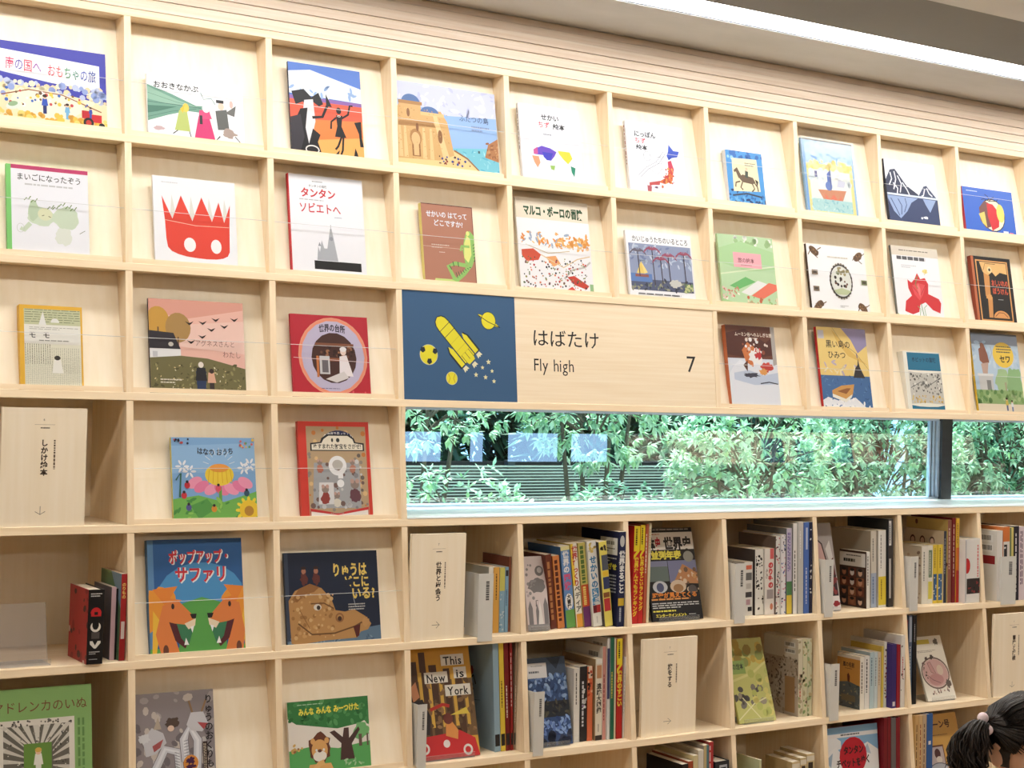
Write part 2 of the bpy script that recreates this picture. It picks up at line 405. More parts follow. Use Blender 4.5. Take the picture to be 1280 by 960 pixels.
m = MB(); m.box(XL, XR, ys(SS[7]) + .04, YB, 0.0, zs(SS[7])); m.build('plinth', MWX, case)
PD0, PD1 = 0.021, 0.070
for r in range(1, 7):
    for c in range(-1, 12):
        if not DISPLAY(r, c): continue
        x0, x1 = col_x(c); s0, s1 = SS[r - 1], SS[r] - BT
        m = MB(); a, b = s0 + .0004, s1 - .0004
        m.prism_x([(ys(a, PD1), zs(a)), (ys(b, PD0), zs(b)), (ys(b, PD0 + .006), zs(b)), (ys(a, PD1 + .006), zs(a))], x0 + .0003, x1 - .0003)
        p = m.build('display_panel', MPANEL, case)
        m = MB(); q = s1 - 0.0135
        m.prism_x([(ys(q, .0045), zs(q)), (ys(b - .0004, .0045), zs(b - .0004)), (ys(b - .0004, .0100), zs(b - .0004)), (ys(q, .0100), zs(q))], x0 + .0003, x1 - .008)
        m.build('lip', MWX, p)

# ------------------------------------------------------------------ strip window behind the gap in the bookcase
win = bpy.data.objects.new('window_1', None); put(win); structure(win)
ZS_, ZH_ = zs(SS[4] - BT), zs(SS[3])
YG = 0.25; XW0, XW1 = XS[X0 + 3], 4.8
m = MB(); m.box(XW0, XW1, ys(SS[4]) + 0.002, YG + 0.07, ZS_ + 0.0005, ZS_ + 0.0035); m.build('sill', MWHITE, win)
m = MB(); m.box(XW0, XW1, YB + .012, YG + 0.07, ZH_ - 0.001, ZH_ + 0.012); m.box(XW0 - .012, XW0, ys(SS[4]) + .03, YG + .07, ZS_, ZH_); m.build('reveal', MWX, win)
m = MB(); m.box(XW0, XW1, YG - .015, YG + .03, ZS_ + .0035, ZS_ + .012); m.box(XW0, XW1, YG - .015, YG + .03, ZH_ - .010, ZH_ - .001); m.box(XW0, XW0 + .006, YG - .015, YG + .03, ZS_, ZH_); m.build('frame', MFRAME2, win)
m = MB(); m.box(3.792, 3.850, YG - .03, YG + .03, ZS_ + .0036, ZH_ - .0012); mu = m.build('mullion', MFRAME, win)
m = MB(); m.box(3.752, 3.7595, YG - .004, YG + .010, ZS_ + .012, ZH_ - .010); m.box(3.7655, 3.774, YG - .010, YG + .010, ZS_ + .012, ZH_ - .010); m.box(3.7805, 3.7918, YG - .018, YG + .010, ZS_ + .012, ZH_ - .010); m.build('sash_edge', MFRAME2, mu)
m = MB(); m.box(3.7596, 3.7654, YG - .003, YG + .009, ZS_ + .012, ZH_ - .010); m.box(3.7741, 3.7804, YG - .006, YG + .009, ZS_ + .012, ZH_ - .010); m.build('gasket', MFRAME, mu)
for a, b in ((XW0 + .006, 3.752), (3.850, XW1)):
    m = MB(); m.add([(a, YG, ZS_ + .012), (b, YG, ZS_ + .012), (b, YG, ZH_ - .010), (a, YG, ZH_ - .010)], [(0, 1, 2, 3)]); m.build('pane', MGLASS, win)

# ------------------------------------------------------------------ books
WHT = (246, 246, 246)
def book(name, label, group, w, h, t, front=None, spine=None, back=None, cov=WHT, scol=None, bcol=None, hard=True, cat='book', plain=False, film=False):
    """spine at -x, front cover facing -y, standing on z = 0; its origin is the middle of the front lower edge"""
    root = thing(name, label, cat, (0, 0, 0), group)
    bt = 0.0022 if hard else 0.0006; ins = 0.003 if hard else 0.0004
    scol = scol or cov; bcol = bcol or cov; x0, x1 = -w / 2, w / 2
    m = MB()
    m.box(x0 + .0003, x1, 0, bt, 0, h, cov); m.box(x0 + .0003, x1, t - bt, t, 0, h, bcol); m.box(x0, x0 + bt, 0.0001, t - 0.0001, 0, h, scol)
    if front: a = Art(w, h); front(a); m.art(a, (x0, 0, h), (1, 0, 0), (0, 0, -1), (0, -1, 0))
    if spine: a = Art(t, h); spine(a); m.art(a, (x0, t, h), (0, -1, 0), (0, 0, -1), (-1, 0, 0))
    if back: a = Art(w, h); back(a); m.art(a, (x1, t, h), (-1, 0, 0), (0, 0, -1), (0, 1, 0))
    m.build('cover', MPRINT, root)
    m = MB(); m.box(x0 + bt, x1 - ins, bt, t - bt, ins, h - ins); m.build('page_block', MPAPER, root)
    if film:
        m = MB(); e = 0.0012; m.add([(x0 - .004, -e, 0), (x1 + .008, -e, 0), (x1 + .008, -e, h + .006), (x0 - .004, -e, h + .006)], [(0, 1, 2, 3)])
        m.build('plastic_sleeve', MFILM, root)
    return root

KB = 0.18; TB = math.atan(KB)
def show(r, xl, xr, h, label, front, t=0.010, name='picture_book', d=0.0115, **kw):
    """a book face out on a display ledge: r the row, xl..xr its edges"""
    fz, fy = floor_of(r)
    g = kw.pop('group', 'books face out on the sloping display ledges')
    o = book(name, label, g, xr - xl, h, t, front=front, **kw)
    o.location = ((xl + xr) / 2, fy + d, fz + 0.0006 + t * math.sin(TB) * 0.0); o.rotation_euler = (-TB, 0, 0)
    return o

BLK = (34, 32, 34); RED = (206, 48, 52)
def C_toy(a):
    a.rect(0, 0, 1, 1, (64, 66, 172)).poly([(0, .1), (.94, .17), (.94, .5), (.5, .46), (0, .38)], (244, 246, 250))
    a.text('南の国へ', .10, .19, .16, [(214, 66, 110), (90, 70, 170), (214, 60, 90), (150, 80, 170)], .01, wd=.32, rot=.03)
    a.text('おもちゃの旅', .47, .22, .16, [(214, 70, 90), (220, 80, 80), (60, 140, 90), (50, 130, 110), (70, 90, 180), (60, 80, 160)], .01, wd=.44, rot=.03)
    a.poly([(0, .52), (.3, .55), (.6, .58), (1, .66), (1, 1), (0, 1)], (242, 226, 184))
    a.scat(90, 0, .48, 1, .66, [(250, 240, 206), (150, 168, 220), (236, 214, 170), (190, 200, 230)], .02, .05, 3)
    a.ell(.46, .74, .44, .17, (246, 236, 214)).line([(.06, .68), (.3, .58), (.6, .6), (.95, .76)], .014, (150, 90, 60))
    a.scat(46, .1, .58, .85, .78, [(200, 80, 80), (70, 110, 190), (240, 200, 80), (120, 90, 70), (250, 250, 250)], .01, .026, 5)
    a.person(.44, .86, .24, (56, 90, 190), (40, 50, 110)); a.person(.64, .9, .2, (120, 180, 220), (120, 180, 220))
    a.ell(.17, .8, .1, .045, (224, 232, 220), -.3).ell(.16, .78, .06, .03, (150, 180, 140), -.3)
    a.scat(60, 0, .86, 1, 1, [(240, 196, 80), (246, 216, 120), (226, 170, 70)], .02, .05, 7)
    a.rect(.8, .8, .95, .9, (206, 44, 48)).rect(.77, .76, .86, .86, (190, 40, 46)).ell(.83, .91, .065, .065, (40, 36, 38)).ell(.83, .91, .035, .035, (190, 60, 50)).ell(.95, .94, .04, .04, (40, 36, 38))
    a.person(.85, .85, .14, (60, 80, 170), (60, 80, 170))
def C_turnip(a):
    a.rect(0, 0, 1, 1, (244, 247, 252)).poly([(0, .17), (.25, .28), (.5, .42), (.62, .4), (.6, .52), (.4, .52), (.2, .62), (0, .74)], (118, 164, 146))
    a.poly([(0, .2), (.3, .36), (.52, .44), (.2, .44), (0, .4)], (148, 188, 168)).poly([(0, .5), (.3, .47), (.1, .58), (0, .62)], (84, 130, 114))
    a.line([(0, .44), (.3, .44), (.55, .45)], .008, (70, 110, 100)).line([(0, .68), (.25, .55), (.5, .47)], .007, (80, 120, 108)).line([(.0, .3), (.3, .4), (.55, .44)], .006, (96, 140, 124))
    a.ell(.63, .26, .09, .1, (250, 252, 254)).line([(.55, .2), (.58, .3), (.66, .27), (.7, .36)], .012, (110, 150, 140))
    a.text('おおきなかぶ', .06, .1, .11, (50, 52, 54), .025, wd=.47)
    a.poly([(.32, .52), (.4, .5), (.43, .84), (.27, .84)], (190, 204, 120)).ell(.39, .47, .05, .07, (240, 206, 92)).poly([(.33, .5), (.38, .42), (.36, .56)], (236, 196, 70)).line([(.3, .84), (.25, .9)], .014, (60, 60, 60)).line([(.42, .84), (.44, .95)], .014, (60, 60, 60))
    a.poly([(.52, .58), (.63, .56), (.69, .94), (.47, .94)], (216, 66, 122)).poly([(.53, .48), (.63, .46), (.66, .6), (.52, .62)], (226, 84, 132)).ell(.6, .44, .06, .07, (240, 240, 240)).rect(.53, .56, .56, .7, (60, 56, 60))
    a.poly([(.7, .46), (.82, .42), (.84, .74), (.72, .76)], (104, 106, 104)).ell(.76, .38, .05, .06, (240, 210, 190)).rect(.71, .28, .79, .33, (50, 50, 50)).poly([(.8, .48), (.92, .34), (.9, .52)], (112, 112, 110)).ell(.87, .33, .03, .06, (236, 190, 180))
    a.blob(.84, .8, .11, .07, (176, 158, 150), 2).line([(.74, .86), (.68, .96), (.78, .97)], .02, (70, 64, 62)).line([(.9, .84), (.95, .92), (.9, .95)], .016, (70, 64, 62)).blob(.11, .84, .1, .03, (206, 180, 182), 4)
def C_dance(a):
    a.rect(0, 0, 1, .4, (84, 124, 206)).poly([(0, .1), (.3, .06), (1, .2), (1, .36), (0, .34)], (222, 232, 248)).scat(26, 0, .12, 1, .34, [(238, 244, 252), (150, 180, 226)], .02, .05, 2, .4)
    a.rect(0, .36, 1, .42, (140, 100, 170)).rect(0, .4, 1, 1, (232, 96, 70)).poly([(0, .62), (1, .56), (1, 1), (0, 1)], (242, 134, 70)).poly([(0, .86), (1, .74), (1, 1), (0, 1)], (246, 176, 96))
    K = (28, 24, 28)
    a.poly([(.03, .32), (.2, .28), (.3, .36), (.4, .3), (.46, .42), (.4, .45), (.3, .4), (.26, .5), (.18, .42), (.08, .46)], K).poly([(.5, .3), (.58, .44), (.5, .44)], K)
    a.poly([(.2, .4), (.32, .38), (.34, .62), (.26, .86), (.18, .96), (.16, .6)], (226, 224, 228)).poly([(.14, .5), (.24, .48), (.2, .7), (.26, .98), (.04, 1), (.02, .7)], K)
    a.line([(.3, .58), (.44, .56), (.52, .42)], .03, K).poly([(.0, .6), (.14, .56), (.18, .8), (.1, 1), (0, 1)], (56, 52, 60)).poly([(.3, .7), (.4, .76), (.36, .84), (.42, 1), (.2, 1), (.24, .86)], K).ring(.28, .93, .08, .05, .014, (226, 222, 220))
    a.ell(.67, .47, .03, .036, K).poly([(.63, .52), (.72, .52), (.7, .64), (.76, .76), (.6, .76), (.64, .64)], K).line([(.71, .55), (.8, .5), (.83, .4), (.87, .4)], .022, K).line([(.63, .55), (.56, .6), (.55, .68)], .02, K).line([(.7, .74), (.64, .86), (.6, .9)], .022, K).line([(.72, .74), (.7, .9), (.66, .98), (.7, .98)], .022, K).ring(.67, .53, .02, .01, .005, (240, 230, 220))
    a.poly([(.88, .58), (.98, .56), (.98, .74), (1, .84), (.95, .84), (.94, .7)], K).poly([(.84, 1), (.88, .86), (.94, 1)], K).poly([(.56, .98), (.66, .9), (.62, 1)], K)
def C_fort(a):
    a.rect(0, 0, 1, 1, (150, 186, 236)).poly([(0, 0), (1, 0), (1, .3), (.5, .34), (0, .2)], (206, 212, 240)).scat(40, 0, 0, 1, .3, [(226, 226, 244), (190, 196, 232), (240, 240, 250)], .02, .07, 3, .35)
    a.ell(.86, .2, .05, .05, (250, 250, 255)).poly([(.5, .72), (1, .66), (1, 1), (.72, 1)], (120, 196, 214)).scat(40, .55, .72, 1, 1, [(150, 214, 226), (90, 176, 204), (190, 232, 238)], .01, .05, 4, .25)
    a.poly([(.86, .78), (.9, .62), (1, .54), (1, .82)], (176, 120, 76)).scat(24, .88, .6, 1, .8, [(150, 96, 58), (200, 150, 100)], .01, .03, 6, .5)
    a.poly([(0, .8), (.55, .74), (.66, .82), (.84, 1), (0, 1)], (236, 204, 144)).line([(.55, .74), (.68, .82), (.83, 1)], .02, (150, 100, 60))
    S = (214, 172, 112); D = (176, 130, 78)
    a.poly([(.02, .3), (.05, .22), (.24, .2), (.25, .32), (.44, .3), (.5, .42), (.55, .8), (.4, .88), (0, .9)], S)
    a.ell(.15, .24, .12, .1, (84, 116, 170), a0=PI, a1=2 * PI).ell(.33, .34, .12, .08, (84, 116, 170), a0=PI, a1=2 * PI).rect(.03, .22, .26, .26, D).rect(.24, .33, .47, .37, (230, 190, 130))
    a.poly([(.02, .46), (.36, .44), (.38, .5), (.02, .52)], D).poly([(.36, .36), (.4, .36), (.5, .84), (.44, .86)], (236, 200, 144))
    for x in (.02, .07, .25, .32): a.poly([(x, .52), (x + .02, .52), (x + .03, .88), (x - .01, .88)], (232, 196, 140))
    a.ell(.18, .64, .075, .1, D).rect(.14, .64, .22, .86, (150, 104, 60)).ell(.18, .66, .055, .08, (222, 184, 130)).rect(.155, .66, .205, .85, (222, 184, 130)).ell(.42, .6, .03, .08, (140, 96, 56))
    a.ell(.12, .36, .02, .05, (140, 96, 60)).ell(.2, .52, .018, .05, (140, 96, 60))
    a.scat(120, .0, .3, .52, .9, [(196, 150, 92), (226, 188, 130), (186, 140, 84)], .004, .012, 9, .5)
    a.text('ふたつの島', .62, .3, .085, (92, 112, 150), .01, wd=.3); a.bars(.74, .42, .92, .5, 2, (130, 150, 190), 3)
    a.scat(26, .4, .82, .7, .92, [(60, 80, 150), (150, 70, 60), (90, 60, 50)], .006, .018, 11); a.rect(.79, .71, .81, .74, (70, 90, 90))
def C_world(a):
    a.rect(0, 0, 1, 1, (238, 241, 250)).text('せかい', .36, .1, .085, (40, 40, 46), .03, wd=.3).text('ちず', .3, .2, .085, (214, 70, 84), .015, wd=.2).text('絵本', .55, .21, .08, (40, 40, 46), .03, wd=.2)
    a.ring(.52, .38, .12, .035, .004, (190, 196, 206)).bars(.38, .36, .6, .39, 1, (120, 124, 136), 4).line([(.34, .36), (.5, .32), (.7, .36), (.62, .42), (.44, .44)], .004, (190, 196, 206))
    a.poly([(.2, .58), (.34, .52), (.48, .54), (.58, .58), (.54, .64), (.48, .7), (.42, .7), (.38, .64), (.28, .64), (.22, .64)], (104, 70, 196)).poly([(.34, .6), (.52, .6), (.47, .7), (.41, .7), (.36, .66)], (60, 60, 190)).poly([(.2, .58), (.27, .54), (.27, .63), (.2, .64)], (196, 80, 150))
    a.poly([(.17, .66), (.28, .66), (.3, .74), (.25, .81), (.2, .74)], (240, 160, 120)).poly([(.6, .56), (.8, .56), (.84, .64), (.76, .72), (.68, .66), (.62, .6)], (244, 214, 60)).poly([(.8, .74), (.88, .76), (.85, .88), (.81, .82)], (36, 140, 110)).poly([(.46, .76), (.54, .76), (.52, .82), (.47, .81)], (150, 190, 90)).bars(.78, .93, .92, .95, 1, (200, 204, 214), 3)
def C_japan(a):
    a.rect(0, 0, 1, 1, (236, 240, 250)).text('にっぽん', .14, .12, .085, (40, 40, 46), .03, wd=.38).text('ちず', .14, .21, .085, (214, 70, 84), .015, wd=.2).text('絵本', .16, .31, .075, (40, 40, 46), .03, wd=.2)
    a.ring(.34, .46, .06, .065, .005, (150, 154, 164)).ring(.55, .5, .05, .05, .005, (150, 154, 164)).line([(.16, .74), (.3, .62), (.5, .52), (.64, .36)], .005, (120, 124, 134)).line([(.2, .76), (.34, .64), (.54, .54), (.68, .38)], .005, (120, 124, 134)).line([(.34, .62), (.5, .7), (.6, .6)], .005, (150, 154, 164))
    a.poly([(.72, .36), (.74, .26), (.82, .34), (.92, .34), (.88, .42), (.78, .44), (.72, .48), (.69, .42)], (52, 84, 196)).poly([(.7, .5), (.76, .48), (.8, .6), (.78, .66), (.7, .62)], (204, 60, 90)).poly([(.7, .62), (.78, .64), (.76, .76), (.62, .82), (.5, .8), (.62, .74), (.68, .7)], (224, 112, 60)).scat(40, .6, .6, .78, .8, [(200, 60, 70), (240, 160, 80), (180, 70, 60)], .008, .02, 3)
    a.poly([(.34, .82), (.54, .78), (.52, .84), (.4, .85), (.34, .87)], (190, 80, 80)).poly([(.3, .86), (.38, .87), (.36, .98), (.3, .98)], (176, 90, 100)).blob(.46, .88, .03, .015, (110, 80, 110), 3).blob(.57, .86, .02, .02, (200, 110, 70), 4)
def C_horse(a):
    a.rect(0, 0, 1, 1, (74, 152, 220)).scat(50, 0, .7, 1, 1, [(36, 60, 110), (110, 180, 232), (50, 110, 180)], .02, .06, 2, .4).scat(16, 0, 0, 1, .16, [(150, 206, 240), (50, 110, 190)], .02, .05, 3)
    a.poly([(.16, .14), (.84, .12), (.88, .7), (.14, .74)], (242, 232, 190)).bars(.5, .2, .8, .28, 2, (140, 130, 110), 2)
    B = (108, 88, 68); a.poly([(.3, .48), (.42, .42), (.7, .46), (.76, .54), (.68, .58), (.4, .56)], B).poly([(.3, .5), (.24, .38), (.2, .4), (.18, .36), (.28, .3), (.38, .44)], B)
    for q in ([(.34, .55), (.22, .58), (.2, .66)], [(.4, .56), (.34, .66), (.4, .7)], [(.66, .56), (.72, .66), (.64, .72)], [(.72, .54), (.8, .62), (.82, .7)]): a.line(q, .028, B)
    a.poly([(.75, .48), (.84, .52), (.8, .62)], (60, 46, 36)).poly([(.48, .46), (.5, .34), (.58, .36), (.56, .48)], (70, 80, 70)).ell(.54, .32, .03, .035, (230, 200, 170)).line([(.1, .82), (.5, .76), (.9, .8)], .03, (60, 70, 90)).text('大', .74, .88, .08, (30, 40, 80), .02)
def C_ship(a):
    a.rect(0, 0, 1, 1, (240, 226, 140)).rect(0, 0, 1, .32, (176, 208, 236)).scat(60, 0, .02, 1, .3, [(90, 150, 214), (206, 226, 242), (130, 180, 226)], .015, .05, 2, .3).scat(40, 0, .28, 1, .4, [(240, 220, 110), (250, 238, 160)], .02, .04, 3)
    a.rect(.1, .4, .9, .78, (232, 236, 226)).scat(30, .1, .4, .9, .6, [(246, 246, 240), (214, 224, 226)], .02, .05, 4)
    a.poly([(.24, .66), (.8, .64), (.7, .8), (.36, .82)], (206, 130, 84)).poly([(.36, .7), (.46, .78), (.54, .7), (.62, .78), (.7, .7), (.68, .8), (.38, .81)], (226, 110, 70)).poly([(.44, .62), (.44, .44), (.52, .38), (.52, .62)], (70, 100, 180)).ell(.46, .6, .06, .06, (90, 120, 190)).line([(.5, .36), (.5, .66)], .008, (90, 70, 50)).poly([(.62, .6), (.66, .5), (.8, .52), (.76, .6)], (206, 206, 220)).rect(.2, .42, .25, .5, (90, 90, 140))
    a.rect(.1, .78, .9, .94, (176, 216, 212)).scat(40, .1, .78, .9, .94, [(206, 232, 226), (140, 196, 200)], .01, .03, 5, .4).rect(0, 0, .05, 1, (120, 170, 220)).rect(.96, 0, 1, 1, (150, 190, 226)).rect(0, 0, 1, .022, (70, 66, 50))
def C_mount(a):
    a.rect(0, 0, 1, 1, (236, 240, 250)); N = (40, 48, 78)
    a.poly([(0, .32), (.1, .16), (.2, .14), (.3, .26), (.4, .38), (.62, .5), (.62, .54), (0, .54)], N).poly([(.62, .52), (.74, .36), (.8, .34), (.98, .52)], (64, 74, 106))
    for k, q in enumerate(([(.1, .2), (.12, .3), (.06, .4)], [(.18, .18), (.2, .3), (.14, .46)], [(.24, .24), (.3, .36), (.26, .5)], [(.32, .34), (.4, .44), (.44, .52)], [(.14, .36), (.22, .44), (.2, .52)], [(.8, .38), (.84, .46), (.9, .5)], [(.76, .4), (.72, .5), (.68, .52)])): a.line(q, .022, (232, 236, 248))
    a.rect(0, .52, 1, .56, (214, 226, 244)).rect(0, .55, 1, 1, (52, 66, 106)).poly([(0, .56), (.6, .56), (.46, .64), (.36, .78), (.22, .9), (.1, .8), (0, .6)], (150, 172, 214)).line([(.06, .6), (.14, .74), (.2, .86)], .016, (60, 76, 120)).line([(.2, .6), (.26, .7), (.24, .84)], .016, (60, 76, 120)).line([(.34, .58), (.36, .68), (.3, .8)], .014, (60, 76, 120)).poly([(.7, .56), (.96, .56), (.82, .76), (.74, .64)], (150, 172, 214)).blob(.72, .85, .05, .02, (244, 246, 252), 3).blob(.64, .86, .018, .018, (236, 240, 250), 5)
def C_apple(a):
    a.rect(0, 0, 1, 1, (56, 106, 206)).ell(.56, .56, .38, .36, BLK).ell(.56, .56, .36, .34, (246, 232, 206)).poly([(.3, .42), (.42, .26), (.5, .3), (.5, .82), (.4, .86), (.3, .7)], (120, 76, 70)).poly([(.46, .3), (.58, .32), (.7, .5), (.66, .8), (.52, .9), (.46, .6)], (212, 44, 54)).ell(.72, .5, .12, .2, (244, 220, 110)).poly([(.28, .56), (.4, .5), (.42, .84), (.34, .76)], (222, 206, 110)).line([(.52, .26), (.5, .16), (.44, .12)], .016, BLK).line([(.52, .26), (.58, .18), (.62, .16)], .016, BLK).line([(.52, .26), (.42, .22), (.36, .24)], .016, BLK).line([(.52, .26), (.66, .24), (.7, .2)], .016, BLK)
    a.bars(.08, .07, .3, .11, 1, (200, 216, 240), 2).rect(.74, .88, .84, 1, (236, 240, 246)).rect(.86, .9, .94, 1, (220, 120, 160))
def C_eleph(a):
    a.rect(0, 0, 1, 1, (242, 244, 252)).rect(0, 0, 1, .045, (196, 64, 112)).rect(0, .965, 1, 1, (222, 92, 84)).rect(0, 0, .055, 1, (128, 208, 116)).text('まいごになったぞう', .12, .085, .085, (60, 60, 62), .01, wd=.8).bars(.22, .2, .82, .24, 1, (200, 202, 206), 2)
    G = (206, 222, 198); G2 = (190, 210, 180)
    a.blob(.42, .56, .16, .1, G, 2, .12).blob(.72, .56, .14, .13, G, 3, .1).blob(.32, .5, .06, .11, G2, 4, .12).line([(.28, .64), (.2, .72), (.16, .7)], .05, G).blob(.68, .76, .09, .1, (226, 232, 222), 5, .15).ell(.46, .53, .08, .07, (222, 226, 190)).line([(.5, .55), (.53, .56)], .008, (120, 120, 100)).line([(.42, .55), (.45, .54)], .008, (120, 120, 100)).line([(.88, .72), (.95, .68)], .006, (120, 130, 110)).ring(.16, .7, .04, .05, .004, (190, 198, 190))
    for x, y in ((.24, .36), (.32, .38), (.52, .44), (.58, .44), (.66, .4), (.74, .42), (.8, .44)): a.line([(x - .03, y + .03), (x, y), (x + .02, y + .02), (x + .05, y - .02)], .01, (110, 140, 80))
def C_crown(a):
    R_ = (232, 70, 54); a.rect(0, 0, 1, 1, (245, 247, 253)); 
    for x in (.22, .45, .67, .86): a.poly([(x, .2), (x + .05, .46), (x - .03, .46)], (226, 226, 220))
    a.poly([(.1, .22), (.22, .47), (.33, .2), (.46, .48), (.58, .2), (.7, .47), (.79, .24), (.85, .47), (.93, .26), (.915, .5), (.905, .8), (.88, .85), (.82, .88), (.74, .895), (.62, .9), (.5, .895), (.38, .885), (.28, .865), (.2, .835), (.155, .79), (.14, .7), (.13, .5)], R_)
    a.line([(.13, .49), (.5, .53), (.91, .52)], .007, (240, 190, 170)).ell(.42, .75, .068, .08, (250, 250, 252)).ell(.74, .75, .062, .08, (250, 250, 252)).bars(.1, .06, .3, .08, 1, (206, 208, 212), 2)
def C_soviet(a):
    a.rect(0, 0, 1, 1, (244, 245, 252)).rect(0, 0, .012, 1, RED).bars(.32, .055, .46, .075, 1, (150, 150, 150), 2).text('タンタンの冒険', .27, .09, .028, BLK, .01).text('タンタン', .16, .125, .1, (204, 46, 56), .03, wd=.47).bars(.14, .24, .66, .262, 1, (186, 188, 194), 3).text('ソビエトへ', .13, .27, .11, (204, 46, 56), .015, wd=.56).bars(.6, .4, .7, .415, 1, (150, 160, 180), 2)
    G = (176, 180, 188)
    a.poly([(.34, .84), (.36, .7), (.38, .76), (.41, .64), (.44, .72), (.48, .72), (.53, .52), (.55, .52), (.59, .7), (.62, .84)], G).ell(.54, .62, .02, .02, (150, 154, 164)).poly([(.36, .7), (.38, .66), (.4, .7)], (150, 154, 164)).line([(.54, .54), (.54, .48)], .006, (150, 154, 164)).rect(.3, .845, .93, .93, (24, 22, 24)).bars(.44, .965, .6, .98, 1, (150, 150, 156), 4)
def C_frog(a):
    a.rect(0, 0, 1, 1, (182, 126, 104)).rect(0, 0, 1, .012, (96, 54, 44)).rect(.985, 0, 1, 1, (120, 74, 60)).text('せかいの はてって', .09, .085, .085, (232, 240, 250), .02, wd=.8).text('どこですか?', .22, .19, .085, (232, 240, 250), .02, wd=.58).line([(.0, .53), (.98, .54)], .005, (220, 190, 170)).bars(.16, .5, .5, .56, 2, (214, 190, 176), 3).bars(.3, .59, .44, .61, 1, (224, 200, 186), 5)
    G = (150, 200, 110); Y = (232, 236, 140); D = (50, 90, 60)
    a.poly([(.84, .34), (.92, .3), (1, .36), (1, .62), (.92, .76), (.8, .72), (.76, .54), (.8, .42)], G).poly([(.86, .36), (.92, .4), (.93, .6), (.86, .7), (.78, .64), (.8, .46)], Y).line([(.82, .74), (.6, .72), (.46, .76), (.56, .9), (.62, .96)], .05, G).line([(.88, .74), (.76, .84), (.62, .92), (.5, .95)], .055, G).poly([(.2, .92), (.5, .92), (.66, .96), (.5, .99), (.3, 1), (.16, .98)], (196, 216, 130)).ell(.88, .335, .025, .03, Y).line([(.9, .5), (.74, .5), (.72, .56)], .03, G)
    for q in range(7): x = .6 + q * .045; a.line([(x, .83 - q * .012), (x + .03, .9 - q * .024)], .008, D)
    for q in range(6): a.line([(.97, .48 + q * .04), (1, .46 + q * .04)], .01, D)
    a.line([(.55, .7), (.57, .76)], .01, D).line([(.48, .75), (.52, .8)], .01, D).line([(.65, .7), (.66, .76)], .01, D)
def C_marco(a):
    a.rect(0, 0, 1, 1, (246, 246, 250)).rect(0, 0, 1, .22, (238, 226, 206)).text('マルコ・ポーロの冒険', .1, .075, .115, (36, 76, 48), .05, wd=.82).scat(70, .05, .36, .98, .5, [(240, 170, 90), (236, 150, 70), (246, 200, 130), (160, 176, 200)], .015, .04, 2, .4).scat(40, .5, .4, .98, .52, [(226, 150, 70), (240, 186, 110)], .015, .035, 3, .5)
    a.poly([(.04, .56), (.2, .54), (.3, .6), (.26, .66), (.1, .68), (.04, .62)], (214, 84, 58)).poly([(.36, .62), (.5, .6), (.56, .68), (.46, .72)], (236, 170, 110)).line([(.3, .6), (.6, .72), (.8, .62), (.98, .58)], .012, (226, 200, 160)).line([(.1, .5), (.4, .58), (.7, .54)], .008, (210, 190, 150)).poly([(.64, .82), (.74, .8), (.94, .9), (.9, .94), (.74, .9)], (206, 66, 52)).line([(.6, .84), (.72, .74), (.9, .7), (.98, .64)], .02, (200, 196, 190))
    a.scat(190, .04, .62, .92, .99, [(190, 60, 60), (90, 110, 70), (120, 80, 80), (60, 60, 70), (226, 130, 90), (150, 150, 90)], .005, .013, 5).poly([(.62, .96), (.7, .92), (.78, .98), (.76, 1), (.63, 1)], (206, 62, 50)).rect(.95, .88, 1, 1, (150, 190, 140))
def C_palms(a):
    a.rect(0, 0, 1, 1, (246, 247, 252)).text('かいじゅうたちのいるところ', .09, .06, .1, (50, 54, 64), .01, wd=.86).rect(.03, .18, .98, .86, (146, 158, 190)).scat(60, .04, .2, .97, .5, [(180, 196, 220), (120, 134, 172), (196, 206, 226)], .02, .05, 2, .4).rect(.03, .7, .98, .86, (84, 92, 120)).scat(50, .04, .7, .97, .85, [(110, 120, 110), (60, 66, 84), (150, 150, 130)], .02, .04, 3, .5).rect(.03, .62, .35, .74, (96, 130, 190)).poly([(.12, .62), (.2, .44), (.24, .62)], (236, 206, 110)).poly([(.24, .62), (.2, .44), (.29, .6)], (244, 220, 140)).rect(.1, .63, .3, .67, (150, 90, 80))
    for x, y, hh in ((.16, .3, .36), (.38, .26, .52), (.5, .4, .36), (.62, .34, .4), (.86, .3, .5)):
        a.line([(x, y), (x + .01, y + hh)], .016, (70, 60, 70))
        fc = (160, 84, 108) if x > .3 else (106, 100, 116)
        for q in range(9):
            t = PI * (q / 8); dx, dy = .13 * math.cos(t), -.05 * math.sin(t) + .05 * abs(math.cos(t)) ** 2
            a.line([(x, y), (x + dx * .55, y - .03 * math.sin(t) - .012), (x + dx, y + dy)], .014, fc)
    a.blob(.7, .74, .1, .06, (206, 206, 200), 6).scat(20, .84, .74, .97, .85, [(120, 150, 100), (200, 206, 150)], .015, .03, 8).bars(.12, .905, .92, .945, 1, (110, 112, 120), 5)
